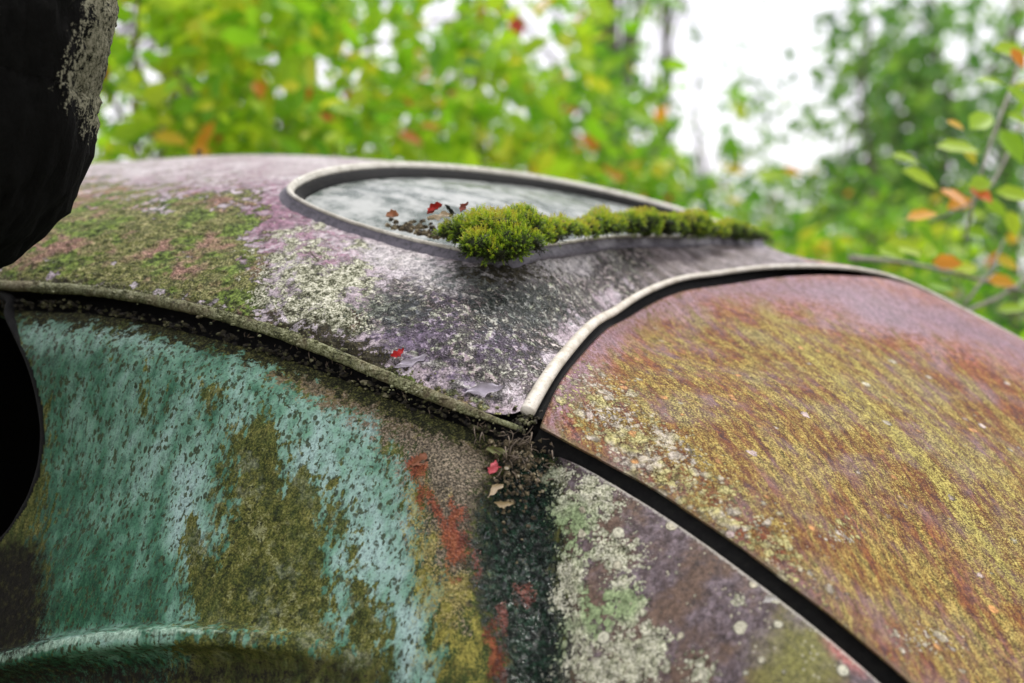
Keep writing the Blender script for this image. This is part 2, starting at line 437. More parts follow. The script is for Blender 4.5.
# ================================================================== MATERIALS
class G:
    """small node-graph writer"""
    def __init__(s, name):
        s.m = bpy.data.materials.new(name); s.m.use_nodes = True
        s.t = s.m.node_tree; s.N = s.t.nodes; s.L = s.t.links
        s.b = s.N['Principled BSDF']; s.out = s.N['Material Output']
        s.pos = s.N.new('ShaderNodeNewGeometry').outputs['Position']
    def put(s, inp, v):
        if hasattr(v, 'is_output') and v.is_output or isinstance(v, bpy.types.NodeSocket): s.L.new(v, inp)
        elif isinstance(v, (tuple, list)) and inp.type == 'RGBA' and len(v) == 3: inp.default_value = (*v, 1)
        else: inp.default_value = v
    def math(s, op, a, b=0.0, c=None, clamp=False):
        n = s.N.new('ShaderNodeMath'); n.operation = op; n.use_clamp = clamp
        s.put(n.inputs[0], a); s.put(n.inputs[1], b)
        if c is not None: s.put(n.inputs[2], c)
        return n.outputs[0]
    def noise(s, scale, detail=3, rough=.55, vec=None, dist=0, seed=0):
        n = s.N.new('ShaderNodeTexNoise'); n.noise_dimensions = '4D' if seed else '3D'
        s.put(n.inputs['Scale'], scale); s.put(n.inputs['Detail'], detail); s.put(n.inputs['Roughness'], rough)
        n.inputs['Distortion'].default_value = dist
        if seed: n.inputs['W'].default_value = seed
        s.L.new(vec or s.pos, n.inputs['Vector']); return n.outputs['Fac']
    def vor(s, scale, feature='F1', vec=None, out='Distance', rnd=1.0):
        n = s.N.new('ShaderNodeTexVoronoi'); n.feature = feature
        n.inputs['Scale'].default_value = scale; n.inputs['Randomness'].default_value = rnd
        s.L.new(vec or s.pos, n.inputs['Vector']); return n.outputs[out]
    def step(s, x, lo, hi, a=0.0, b=1.0):
        n = s.N.new('ShaderNodeMapRange'); n.interpolation_type = 'SMOOTHSTEP'
        s.put(n.inputs[0], x); s.put(n.inputs[1], lo); s.put(n.inputs[2], hi); s.put(n.inputs[3], a); s.put(n.inputs[4], b)
        return n.outputs[0]
    def mix(s, f, a, b):
        n = s.N.new('ShaderNodeMix'); n.data_type = 'RGBA'
        s.put(n.inputs[0], f); s.put(n.inputs[6], a); s.put(n.inputs[7], b); return n.outputs[2]
    def mixf(s, f, a, b):
        n = s.N.new('ShaderNodeMix'); n.data_type = 'FLOAT'
        s.put(n.inputs[0], f); s.put(n.inputs[2], a); s.put(n.inputs[3], b); return n.outputs[0]
    def attr(s, name):
        n = s.N.new('ShaderNodeAttribute'); n.attribute_name = name; return n.outputs['Fac']
    def ramp(s, x, stops):
        n = s.N.new('ShaderNodeValToRGB'); e = n.color_ramp.elements
        while len(e) < len(stops): e.new(.5)
        for k, (p, c) in enumerate(stops): e[k].position = p; e[k].color = (*c, 1)
        s.put(n.inputs[0], x); return n.outputs[0]
    def streak(s, S, k):
        """position with its component along the unit direction S shortened, so patterns run along S"""
        S = np.array(S, float); S /= np.linalg.norm(S)
        d = s.N.new('ShaderNodeVectorMath'); d.operation = 'DOT_PRODUCT'; s.L.new(s.pos, d.inputs[0]); d.inputs[1].default_value = S
        m = s.N.new('ShaderNodeVectorMath'); m.operation = 'SCALE'; m.inputs[0].default_value = S * k; s.L.new(d.outputs['Value'], m.inputs['Scale'])
        u = s.N.new('ShaderNodeVectorMath'); u.operation = 'SUBTRACT'; s.L.new(s.pos, u.inputs[0]); s.L.new(m.outputs[0], u.inputs[1])
        return u.outputs[0]
    def cover(s, name, noi, amp=1.0, w=.06, bias=0.0):
        """where a stain shape survives the break-up noise"""
        x = s.math('ADD', s.attr(name), s.math('MULTIPLY', s.math('SUBTRACT', noi, .5), amp * 2.3))
        return s.math('MULTIPLY', s.step(x, .5 - w - bias, .5 + w - bias), s.step(s.attr(name), 0.02, .12))
    def grain(s, col, n, lo, hi, a=.36, b=.64):
        v = s.N.new('ShaderNodeVectorMath'); v.operation = 'SCALE'; s.put(v.inputs[0], col); s.put(v.inputs['Scale'], s.step(n, a, b, lo, hi)); return v.outputs[0]
    def rosettes(s, mask, scales, nz, thr=.62):
        """clusters of small round crusts, thicker where the mask is high"""
        tot = None
        for sc_ in scales:
            v = s.N.new('ShaderNodeTexVoronoi'); v.inputs['Scale'].default_value = sc_; s.L.new(s.pos, v.inputs['Vector'])
            sp = s.N.new('ShaderNodeSeparateColor'); s.L.new(v.outputs['Color'], sp.inputs[0])
            size = s.math('MULTIPLY', s.step(s.math('SUBTRACT', s.attr(mask), s.math('MULTIPLY', sp.outputs[0], .75)), -.05, .35), thr)
            dd = s.math('ADD', v.outputs['Distance'], s.math('MULTIPLY', s.math('SUBTRACT', nz, .5), .9))
            k = s.step(s.math('SUBTRACT', size, dd), -.02, .07)
            k = s.math('MULTIPLY', k, s.step(s.attr(mask), .05, .2))
            tot = k if tot is None else s.math('MAXIMUM', tot, k)
        return tot
    def finish(s, col, rough, height=None, dist=.001, strength=1.0, spec=.5, **kw):
        s.put(s.b.inputs['Base Color'], col); s.put(s.b.inputs['Roughness'], rough); s.put(s.b.inputs['Specular IOR Level'], spec)
        if height is not None:
            n = s.N.new('ShaderNodeBump'); n.inputs['Distance'].default_value = dist; n.inputs['Strength'].default_value = strength
            s.L.new(height, n.inputs['Height']); s.L.new(n.outputs[0], s.b.inputs['Normal'])
        for k, v in kw.items(): s.put(s.b.inputs[k.replace('_', ' ')], v)
        return s.m
def S(r, g, b):
    f = lambda c: ((c / 255) / 12.92) if c <= 10 else (((c / 255) + .055) / 1.055) ** 2.4
    return (f(r), f(g), f(b))

# fine shared break-up patterns are made per material
def roof_material():
    g = G('weathered_roof_paint')
    fine = g.noise(520, 3, .7); med = g.noise(120, 5, .65); big = g.noise(24, 4, .6); med2 = g.noise(150, 5, .7, seed=4.1); big2 = g.noise(34, 5, .6, seed=2.2)
    col = g.mix(g.step(big, .35, .65), (.33, .26, .285), (.50, .45, .465))
    col = g.mix(g.math('MULTIPLY', g.step(fine, .5, .75), .35), col, (.20, .14, .17))
    rough = g.mixf(big2, .30, .48); h = g.math('MULTIPLY', fine, .15)
    # broken paint everywhere a little
    f = g.cover('pale', med, .8, .2); col = g.mix(f, col, (.50, .46, .46)); rough = g.mixf(f, rough, .34)
    f = g.cover('magenta', g.mixf(.5, med, fine), 1.6, .16); col = g.mix(g.math('MULTIPLY', f, .85), col, g.mix(g.step(fine, .4, .6), (.30, .13, .22), (.13, .05, .07)))
    rough = g.mixf(f, rough, .6)
    f = g.cover('violet', med, 1.0, .15); col = g.mix(f, col, g.mix(g.step(med2, .35, .65), (.13, .10, .15), (.22, .17, .23))); rough = g.mixf(f, rough, .42)
    f = g.cover('brown', big2, .9, .12); bc = g.mix(g.step(g.noise(60, 5, .7, g.streak(P(760, 300, 1.7) - P(700, 235, 1.75), .8)), .4, .62), (.075, .055, .045), (.26, .22, .22))
    col = g.mix(f, col, bc); rough = g.mixf(f, rough, .5)
    f = g.cover('rustend', med, .8, .1); col = g.mix(f, col, (.26, .12, .08))
    f = g.cover('pink', med2, 1.3, .14); col = g.mix(f, col, g.mix(fine, (.30, .14, .09), (.42, .27, .22))); rough = g.mixf(f, rough, .75)
    mc = g.ramp(g.mixf(.5, med, fine), [(.36, (.02, .026, .008)), (.45, (.075, .09, .018)), (.53, (.16, .165, .05)), (.62, (.33, .30, .15))])
    mc = g.mix(g.step(g.noise(18, 4, .6, seed=12.), .5, .62), mc, g.ramp(fine, [(.35, (.12, .05, .03)), (.6, (.34, .21, .16))]))
    mc = g.mix(g.step(g.noise(26, 4, .6, seed=15.), .50, .58), mc, g.ramp(med2, [(.4, (.05, .075, .012)), (.6, (.17, .24, .045))]))
    f = g.cover('moss', g.mixf(.4, big2, med), 1.7, .07); col = g.mix(f, col, mc); rough = g.mixf(f, rough, .9); h = g.mixf(f, h, g.math('MULTIPLY_ADD', med, 1.6, .1))
    # crackled, flaking lacquer: plates with dark seams and sage green dust
    wv = g.N.new('ShaderNodeVectorMath'); wv.operation = 'MULTIPLY_ADD'
    nz = g.N.new('ShaderNodeTexNoise'); nz.inputs['Scale'].default_value = 90; nz.inputs['Detail'].default_value = 3; g.L.new(g.pos, nz.inputs['Vector'])
    g.L.new(nz.outputs['Color'], wv.inputs[0]); wv.inputs[1].default_value = (.012, .012, .012); g.L.new(g.pos, wv.inputs[2])
    plates = g.vor(210, 'DISTANCE_TO_EDGE', wv.outputs[0]); plates2 = g.vor(430, 'DISTANCE_TO_EDGE', wv.outputs[0])
    seam = g.math('MULTIPLY', g.step(plates, .02, .16), g.step(plates2, .0, .2))
    seam = g.math('MAXIMUM', seam, g.step(med2, .47, .56))
    cc = g.mix(seam, (.025, .028, .02), g.ramp(g.mixf(.5, med, big), [(.41, (.13, .17, .09)), (.48, (.25, .27, .18)), (.53, (.20, .145, .15)), (.59, (.36, .33, .29))]))
    f = g.cover('crackle', g.mixf(.35, big2, med2), 1.5, .1); f2 = g.math('MULTIPLY', f, g.mixf(g.step(big, .4, .62), .55, 1))
    col = g.mix(f2, col, cc); rough = g.mixf(f2, rough, .45); h = g.mixf(f2, h, g.math('MULTIPLY', seam, 1.6))
    f = g.cover('pale', g.mixf(.25, big2, med), 1.1, .3, -.06); col = g.mix(g.math('MULTIPLY', f, .8), col, (.44, .41, .40)); h = g.mixf(f, h, .5)
    f = g.cover('violet', med, 1.4, .15, -.1); col = g.mix(g.math('MULTIPLY', f, .8), col, (.17, .13, .19))
    lc = g.ramp(g.mixf(.5, med2, fine), [(.38, (.06, .07, .03)), (.46, (.22, .23, .13)), (.53, (.44, .44, .32)), (.62, (.60, .58, .50))])
    f = g.cover('lichen', g.mixf(.5, g.mixf(.5, med, fine), big2), 2.4, .05, -.06); col = g.mix(f, col, lc); rough = g.mixf(f, rough, .9); h = g.mixf(f, h, g.math('MULTIPLY_ADD', med2, 1.8, .5))
    f = g.cover('greenwet', med, 1.4, .1); col = g.mix(g.math('MULTIPLY', f, .7), col, (.035, .06, .045)); rough = g.mixf(f, rough, .3)
    f = g.cover('dirt', g.mixf(.4, med, fine), 1.8, .08); col = g.mix(f, col, g.mix(fine, (.008, .008, .004), (.07, .06, .03))); rough = g.mixf(f, rough, .85); h = g.mixf(f, h, g.math('MULTIPLY', med2, 2))
    col = g.grain(col, g.mixf(.5, fine, med2), .30, 1.5, .40, .60)
    # scattered specks of soot and crumbs of lichen
    sp = g.math('MULTIPLY', g.step(g.vor(150), .16, .10), g.step(g.noise(45, 3, .6, seed=6.), .55, .62)); col = g.mix(g.math('MULTIPLY', sp, g.step(g.attr('clean'), .9, .3)), col, (.03, .025, .02))
    return g.finish(col, rough, h, .0032, spec=.28)

def quarter_material():
    g = G('teal_paint_with_algae_and_rust')
    down = g.streak((.02, -.12, 1), .82)
    fine = g.noise(560, 3, .7); med = g.noise(130, 5, .65); big = g.noise(22, 4, .6); med2 = g.noise(160, 5, .7, seed=3.3)
    s1 = g.noise(100, 3.5, .55, down); s2 = g.noise(300, 3, .6, down, seed=2.); s3 = g.noise(46, 3, .5, down, seed=8.)
    # algae covered primer
    col = g.ramp(g.mixf(.5, s1, fine), [(.32, (.012, .022, .007)), (.44, (.045, .065, .014)), (.54, (.10, .11, .026)), (.68, (.22, .20, .06))])
    rough = 0.8; h = g.math('MULTIPLY', fine, .6)
    f = g.cover('olive', big, .8, .3); oc = g.ramp(g.mixf(.25, g.mixf(.55, s3, med), fine), [(.41, (.010, .018, .006)), (.47, (.05, .062, .012)), (.53, (.13, .13, .028)), (.59, (.26, .27, .13))]); oc = g.mix(g.step(g.noise(200, 3, .6, seed=21.), .57, .63), oc, (.012, .016, .006)); oc = g.mix(g.math('MULTIPLY', g.step(g.noise(33, 4, .6, seed=23.), .5, .62), .6), oc, g.mix(g.step(med2, .45, .55), (.07, .09, .04), (.30, .33, .22)))
    col = g.mix(g.math('MULTIPLY', f, .8), col, oc)
    # teal paint left between the runs
    pale = g.math('ADD', g.math('ADD', g.attr('pale'), .11), g.math('MULTIPLY', g.math('SUBTRACT', g.mixf(.6, s1, s3), .5), 1.7))
    tc = g.ramp(pale, [(.15, (.020, .082, .040)), (.4, (.058, .165, .098)), (.6, (.155, .30, .215)), (.9, (.32, .465, .42))])
    tc = g.mix(g.math('MULTIPLY', g.step(g.mixf(.4, s2, fine), .52, .6), .30), tc, (.05, .13, .06))
    dr = g.noise(210, 3, .55, g.streak((.02, -.12, 1), .95), seed=31.)
    tn = g.mixf(.45, dr, s3); tn = g.mixf(.22, tn, med)
    f = g.cover('teal', tn, 2.1, .13, .12); 
    dots = g.math('MULTIPLY', g.step(g.vor(170, vec=g.streak((.02, -.12, 1), .5)), .40, .28), g.step(g.noise(70, 3, .6, seed=5.), .46, .54))
    dots = g.math('MAXIMUM', dots, g.step(g.noise(260, 2, .5, g.streak((.02, -.12, 1), .55), seed=11.), .58, .62))
    tc = g.mix(g.math('MULTIPLY', dots, .9), tc, g.mix(fine, (.010, .022, .010), (.06, .07, .02)))
    col = g.mix(f, col, tc); rough = g.mixf(f, rough, .42); h = g.mixf(f, h, g.mixf(dots, .62, .45))
    f = g.cover('ridge_light', s1, .8, .2); col = g.mix(g.math('MULTIPLY', f, .8), col, g.mix(s2, (.12, .26, .16), (.50, .64, .52)))  # highlight of the bead put into the paint colour
    f = g.cover('purple', med, .5, .1); pc = g.mix(g.step(med2, .4, .6), (.085, .062, .062), (.17, .135, .145)); pc = g.mix(g.step(big, .45, .6), pc, (.13, .085, .06)); pc = g.mix(g.step(g.mixf(.5, fine, med), .52, .6), pc, (.045, .034, .03))
    col = g.mix(f, col, pc); rough = g.mixf(f, rough, .55); h = g.mixf(f, h, g.math('MULTIPLY', fine, .5))
    f = g.cover('ochre', med, 1.5, .12); col = g.mix(g.math('MULTIPLY', f, .85), col, g.mix(med2, (.10, .055, .02), (.34, .26, .12))); h = g.mixf(f, h, g.math('MULTIPLY', med, 1.4))
    f = g.cover('brown', g.mixf(.5, med, fine), 2.2, .25); col = g.mix(f, col, g.mix(g.step(fine, .4, .62), (.055, .045, .028), (.21, .17, .115))); rough = g.mixf(f, rough, .6); h = g.mixf(f, h, g.math('MULTIPLY', g.vor(430), 1.1))
    f = g.cover('yellow', g.mixf(.5, s1, fine), 2.2, .2, -.08); col = g.mix(g.math('MULTIPLY', f, .6), col, g.mix(fine, (.16, .15, .015), (.36, .30, .07)))
    f = g.cover('wet', g.mixf(.5, med, fine), 1.8, .28); pimple = g.vor(250, 'SMOOTH_F1')
    wc = g.mix(g.step(med2, .42, .6), (.006, .012, .009), (.016, .05, .026)); wc = g.mix(g.step(fine, .62, .75), wc, (.10, .15, .12))
    col = g.mix(f, col, wc); rough = g.mixf(f, rough, .13); h = g.mixf(f, h, g.math('MULTIPLY', g.math('SUBTRACT', 1, pimple), g.step(med, .38, .6, 1.0, 6.5)))
    f = g.cover('red', g.mixf(.5, s1, fine), 2.4, .25); col = g.mix(g.math('MULTIPLY', f, .85), col, g.mix(med2, (.08, .018, .008), (.30, .055, .025))); rough = g.mixf(f, rough, .6)
    f = g.cover('rail_grime_shade', g.mixf(.4, med, s1), 1.6, .12); col = g.mix(f, col, g.ramp(g.mixf(.5, fine, med2), [(.36, (.004, .005, .002)), (.5, (.02, .022, .008)), (.64, (.12, .12, .035))])); rough = g.mixf(f, rough, .85); h = g.mixf(f, h, g.math('MULTIPLY', med2, 1.8))  # grime colour, blackened to deepen the shade beneath the rail
    f = g.cover('stain_shade', g.mixf(.5, med, fine), 1.6, .35); col = g.mix(f, col, g.mix(g.step(med2, .5, .7), (.010, .009, .006), (.05, .05, .016))); rough = g.mixf(f, rough, .9)  # stain colour, also used as painted shade in the recess below the bead
    f = g.cover('blobgreen', big, .5, .25); col = g.mix(g.math('MULTIPLY', f, .85), col, g.mix(fine, (.10, .105, .02), (.24, .23, .06)))
    f = g.cover('pinkedge', big, .6, .2); col = g.mix(f, col, (.34, .13, .11))
    lc = g.ramp(g.mixf(.5, med2, fine), [(.38, (.09, .10, .05)), (.46, (.30, .31, .20)), (.56, (.56, .55, .42))])
    lc = g.mix(g.step(g.noise(14, 2), .55, .68), lc, g.mix(fine, (.15, .22, .09), (.36, .44, .24)))
    f = g.math('MAXIMUM', g.rosettes('lichen', (85, 160, 290), fine, .60), g.cover('lichen', g.mixf(.5, med, fine), 2.6, .06, -.24)); col = g.mix(f, col, lc); rough = g.mixf(f, rough, .95); h = g.mixf(f, h, g.math('MULTIPLY_ADD', med2, 3.0, 1.4))
    # round young lichens dotted over the bare paint
    v = g.N.new('ShaderNodeTexVoronoi'); v.inputs['Scale'].default_value = 75; g.L.new(g.pos, v.inputs['Vector'])
    sepc = g.N.new('ShaderNodeSeparateColor'); g.L.new(v.outputs['Color'], sepc.inputs[0])
    sz = g.math('MULTIPLY', g.math('POWER', sepc.outputs[0], 3.0), .42)
    dist = g.math('ADD', v.outputs['Distance'], g.math('MULTIPLY', g.math('SUBTRACT', fine, .5), .25))
    rd = g.math('MULTIPLY', g.step(g.math('SUBTRACT', sz, dist), -.02, .05), g.step(g.attr('purple'), .5, .8))
    col = g.mix(rd, col, g.mix(sepc.outputs[1], (.40, .36, .25), (.50, .50, .38))); h = g.mixf(rd, h, 1.8)
    col = g.grain(col, g.mixf(.5, fine, s2), .5, 1.4)
    tiny = g.math('MULTIPLY', g.math('MULTIPLY', g.step(g.vor(210), .26, .16), g.step(g.noise(60, 3, .6, seed=14.), .48, .58)), g.step(g.attr('purple'), .5, .8))
    col = g.mix(g.math('MULTIPLY', tiny, .8), col, (.42, .40, .28))
    f = g.cover('lip', fine, .8, .15); col = g.mix(g.math('MULTIPLY', f, .7), col, (.42, .40, .34))
    return g.finish(col, rough, h, .0012, spec=g.mixf(g.cover('wet', med, .9, .12), .2, .6))

def lid_material():
    g = G('rusty_paint_with_algae_streaks')
    run = P(1000, 640, 1.08) - P(730, 300, 1.5)
    st = g.streak(run, .86); st2 = g.streak(run, .6)
    fine = g.noise(640, 3, .75); med = g.noise(130, 6, .7); big = g.noise(20, 4, .6); med2 = g.noise(170, 5, .7, seed=3.3)
    s1 = g.noise(95, 5, .65, st); s2 = g.noise(230, 4, .7, st2, seed=4.); s3 = g.noise(40, 4, .55, st, seed=7.)
    col = g.ramp(g.mixf(.5, s1, med), [(.38, (.07, .020, .010)), (.47, (.22, .058, .020)), (.55, (.37, .13, .040)), (.63, (.38, .20, .08))])
    col = g.mix(g.math('MULTIPLY', g.step(g.noise(17, 3, .6, seed=9.), .42, .66), .65), col, (.30, .20, .20))
    rough = g.mixf(fine, .5, .75); h = g.math('MULTIPLY', fine, .7)
    f = g.cover('rust', g.mixf(.5, s1, big), 1.3, .3); col = g.mix(g.math('MULTIPLY', f, .6), col, g.mix(g.step(s2, .4, .6), (.17, .03, .010), (.44, .14, .025)))
    an = g.mixf(.30, g.mixf(.4, s1, g.mixf(.5, s2, med)), g.mixf(.6, s3, fine))
    f = g.cover('algae', an, 2.4, .32, .06); ac = g.mix(g.step(fine, .38, .62), (.08, .082, .012), (.33, .32, .085))
    col = g.mix(g.math('MULTIPLY', f, .70), col, ac); h = g.mixf(f, h, g.math('MULTIPLY_ADD', s2, 1.4, .2)); rough = g.mixf(f, rough, .85)
    f = g.cover('streak', g.mixf(.5, s2, fine), 1.5, .25); col = g.mix(g.math('MULTIPLY', f, .65), col, g.mix(fine, (.24, .22, .03), (.42, .37, .12)))
    f = g.cover('bloom', g.mixf(.5, s2, fine), 1.1, .3); col = g.mix(f, col, g.mix(g.step(fine, .4, .7), (.12, .06, .082), (.23, .135, .17))); rough = g.mixf(f, rough, .38); h = g.mixf(f, h, g.math('MULTIPLY', fine, .3))
    # pits where bare rust shows
    pit = g.math('MULTIPLY', g.step(g.noise(300, 3, .6, st2, seed=5.), .60, .68), g.step(g.attr('bloom'), .6, .2))
    col = g.mix(g.math('MULTIPLY', pit, .7), col, (.07, .03, .015))
    ln = g.mixf(.5, med, g.vor(85, 'SMOOTH_F1'))
    lc = g.mix(g.step(g.noise(30, 3), .42, .6), g.ramp(fine, [(.3, (.20, .18, .05)), (.6, (.42, .38, .17))]), g.ramp(med2, [(.35, (.26, .22, .15)), (.6, (.46, .41, .34))]))
    f = g.math('MAXIMUM', g.rosettes('plichen', (80, 150, 300), fine, .52), g.cover('plichen', g.mixf(.5, med2, fine), 2.4, .06, -.38)); col = g.mix(f, col, lc); rough = g.mixf(f, rough, .95); h = g.mixf(f, h, g.math('MULTIPLY_ADD', med2, 1.6, 1.3))
    v = g.N.new('ShaderNodeTexVoronoi'); v.inputs['Scale'].default_value = 62; g.L.new(g.pos, v.inputs['Vector'])
    sepc = g.N.new('ShaderNodeSeparateColor'); g.L.new(v.outputs['Color'], sepc.inputs[0])
    sz = g.math('MULTIPLY', g.math('POWER', sepc.outputs[0], 4.0), .36)
    dist = g.math('ADD', v.outputs['Distance'], g.math('MULTIPLY', g.math('SUBTRACT', g.mixf(.5, fine, med), .5), 1.1))
    rd = g.math('MULTIPLY', g.step(g.math('SUBTRACT', sz, dist), -.02, .06), g.step(g.attr('bloom'), .5, .1))
    col = g.mix(g.math('MULTIPLY', rd, .9), col, g.mix(g.step(sepc.outputs[1], .45, .55), g.mix(sepc.outputs[2], (.42, .40, .28), (.48, .38, .36)), (.44, .22, .08))); h = g.mixf(rd, h, 1.7)
    col = g.grain(col, g.mixf(.5, fine, s2), .38, 1.5, .4, .6)
    f = g.cover('edge', med, 1.0, .15); col = g.mix(g.math('MULTIPLY', f, .5), col, (.14, .12, .07))
    return g.finish(col, rough, h, .0016, spec=.2)

def trim_material(name, c1, c2, c3, rough=.45, scale=70):
    g = G(name)
    a = g.noise(scale, 5, .65); b = g.noise(scale * 6, 3, .7)
    col = g.mix(g.step(a, .35, .62), c1, c2); col = g.mix(g.step(g.mixf(.4, a, b), .56, .68), col, c3)
    return g.finish(col, g.mixf(b, rough, rough + .3), b, .0006)
M_bead = trim_material('aged_pale_window_moulding', (.36, .34, .27), (.56, .54, .46), (.09, .09, .05), .25)
M_arch = trim_material('weathered_cream_weatherstrip', (.42, .38, .29), (.62, .58, .49), (.10, .095, .05), .35, 60)
M_rubber = trim_material('perished_grey_rubber', (.07, .066, .078), (.15, .14, .165), (.02, .02, .018), .55, 160)
M_black = trim_material('black_grimy_rubber', (.004, .004, .004), (.009, .009, .008), (.02, .022, .014), .9, 150)
def rail_material():
    g = G('mossy_drip_rail_paint')
    a = g.noise(130, 5, .65); b = g.noise(520, 3, .7); c = g.noise(30, 3, .6)
    col = g.ramp(g.mixf(.5, a, b), [(.34, (.014, .016, .006)), (.45, (.08, .085, .03)), (.55, (.22, .23, .11)), (.68, (.42, .42, .30))])
    col = g.mix(g.math('MULTIPLY', g.step(c, .45, .65), .45), col, (.16, .11, .07))
    return g.finish(col, .85, g.mixf(.5, a, b), .003)
M_rail = rail_material()
def plain(name, c, rough=.8, var=.4, scale=60, **kw):
    g = G(name); n = g.noise(scale, 4, .6)
    return g.finish(g.mix(n, tuple(x * (1 - var) for x in c), tuple(x * (1 + var) for x in c)), rough, g.noise(scale * 5, 3, .6), .0006, **kw)
M_light_block = plain('light_block_black', (.006, .0055, .005), .95)
def glass_material():
    g = G('clouded_dusty_glass')
    a = g.noise(45, 5, .65); b = g.noise(260, 3, .7); c = g.noise(16, 3, .6)
    dust = g.step(g.mixf(.4, a, c), .36, .62)
    col = g.mix(dust, (.12, .17, .14), (.42, .44, .41)); col = g.mix(g.math('MULTIPLY', g.step(b, .6, .72), .5), col, (.12, .15, .11))
    g.put(g.b.inputs['Base Color'], col); g.put(g.b.inputs['Roughness'], g.mixf(dust, .16, .38))
    tr = g.N.new('ShaderNodeBsdfTransparent'); tr.inputs[0].default_value = (.7, .8, .75, 1)
    mx = g.N.new('ShaderNodeMixShader'); g.put(mx.inputs[0], g.mixf(dust, .5, .85))
    g.L.new(tr.outputs[0], mx.inputs[1]); g.L.new(g.b.outputs[0], mx.inputs[2]); g.L.new(mx.outputs[0], g.out.inputs['Surface'])
    return g.m
M_glass = glass_material()
def leafy(name, stops, rough=.45, trans=.5, tint='tint', seedcol=None):
    """leaf material: each leaf's own tint picks its colour; light shines through"""
    g = G(name)
    col = g.ramp(g.attr(tint), stops)
    n = g.noise(40, 3, .6); col = g.mix(g.math('MULTIPLY', n, .3), col, g.ramp(g.attr(tint), [(p, tuple(x * .6 for x in c)) for p, c in stops]))
    g.put(g.b.inputs['Base Color'], col); g.put(g.b.inputs['Roughness'], rough); g.put(g.b.inputs['Specular IOR Level'], .35)
    tl = g.N.new('ShaderNodeBsdfTranslucent'); g.L.new(col, tl.inputs[0])
    mx = g.N.new('ShaderNodeMixShader'); mx.inputs[0].default_value = trans
    g.L.new(g.b.outputs[0], mx.inputs[1]); g.L.new(tl.outputs[0], mx.inputs[2]); g.L.new(mx.outputs[0], g.out.inputs['Surface'])
    return g.m
# ================================================================== CAR PARTS
A = roof_masks(roof_px, roof_py)
d_ = proj(roof_v)[2]
A['clean'] = (roof_py < 185).astype(float)
roof = mesh_obj('roof', roof_v, roof_f, roof_material(), car, A)
px, py, d = proj(qv)
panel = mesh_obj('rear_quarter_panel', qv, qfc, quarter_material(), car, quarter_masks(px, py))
panel['label'] = 'teal painted rear side panel streaked with green algae, red rust and pale lichen'
px, py, d = proj(lv)
lid = mesh_obj('boot_lid', lv, lf, lid_material(), car, lid_masks(px, py))
lid['label'] = 'rust brown boot lid streaked with yellow green algae'
block_shell = mesh_obj('light_block_shell', Vi, fi, M_light_block, car)  # added dark shell that blocks light through the seams

# rear window: rubber surround, bright moulding, glass
rw = mesh_obj('rear_window', [(0, 0, 0)], [], None, car)  # replaced below
bpy.data.objects.remove(rw)
ring = curve(WIN, 420, 0, True, 20)
gl_q = toq(ring); gc = gl_q.mean(0)
K = 60
vv = np.linspace(1.0, 0.0, K)[:, None, None]
qq = gc + (gl_q - gc)[None] * vv * .985
n, r = fromq(qq.reshape(-1, 2))
GV = C0 + n * (r - .009)[:, None]
glass = mesh_obj('rear_window', GV, grid_faces(420, K, True), M_glass, car)
glass['label'] = 'oval rear window with clouded dusty glass'
def outward(ring, off):
    q = toq(ring); c = q.mean(0); q = c + (q - c) * (1 + off / np.linalg.norm(q - c, axis=1, keepdims=True))
    n, r = fromq(q); return C0 + n * r[:, None]
def upath(ring, h): n, _ = cdir(ring); return ring + n * h
# asymmetric surround: outer slope
nrm, _ = cdir(ring)
cenw = ring.mean(0)
t, nn_, b = frames(ring, True)
sgn = 1 if ((ring - cenw) * b).sum(1).mean() > 0 else -1
prof = np.array([(sgn * x, y) for x, y in [(.0275,-.002),(.0272,.0012),(.0255,.0022),(.0200,.0026),(.012,.0044),(.005,.0066),(.0012,.0080),(-.003,.0060),(-.0036,-.004),(-.003,-.014),(.004,-.014),(.016,-.006)]])
rpx, rpy, _ = proj(ring)
wf = 1 - .60 * smooth01((rpx - 445) / 60) * smooth01((rpy - 224) / 8)
for _ in range(30): wf = (np.roll(wf, 1) + 2 * wf + np.roll(wf, -1)) / 4
pw = np.repeat(prof[None], len(ring), 0); pw[:, :, 0] = np.where(np.abs(pw[:, :, 0]) > .0037, pw[:, :, 0] * wf[:, None], pw[:, :, 0])
V_ = ring[:, None] + pw[:, :, :1] * b[:, None] + pw[:, :, 1:] * nn_[:, None]
V_ = (V_ + nn_[:, None] * ((fbm(V_, 90, 3) - .5) * .0012)[..., None] + b[:, None] * ((fbm(V_, 60, 8) - .5) * .0016 * (np.abs(prof[:, 0]) > .012))[..., None]).reshape(-1, 3)
_, f_ = sweep(ring, [tuple(x) for x in prof], True)
gasket = mesh_obj('rubber_surround', V_, f_, M_rubber, glass)
prof = [(sgn * x, y) for x, y in [(.0014,.0076),(.0012,.0094),(-.0002,.0102),(-.0018,.0098),(-.0032,.0080),(-.0042,.0045),(-.0044,.0020),(-.001,.003)]]
V_, f_ = sweep(ring, prof, True, .0005, 4)
mould = mesh_obj('window_moulding', V_, f_, M_bead, glass)
# inner black reveal
prof = [(sgn * x, y) for x, y in [(-.0040,.0020),(-.0052,.0018),(-.0068,-.001),(-.0085,-.0075),(-.0085,-.012),(-.003,-.012)]]
V_, f_ = sweep(ring, prof, True, 0, 4)
mesh_obj('window_reveal', V_, f_, M_black, glass)

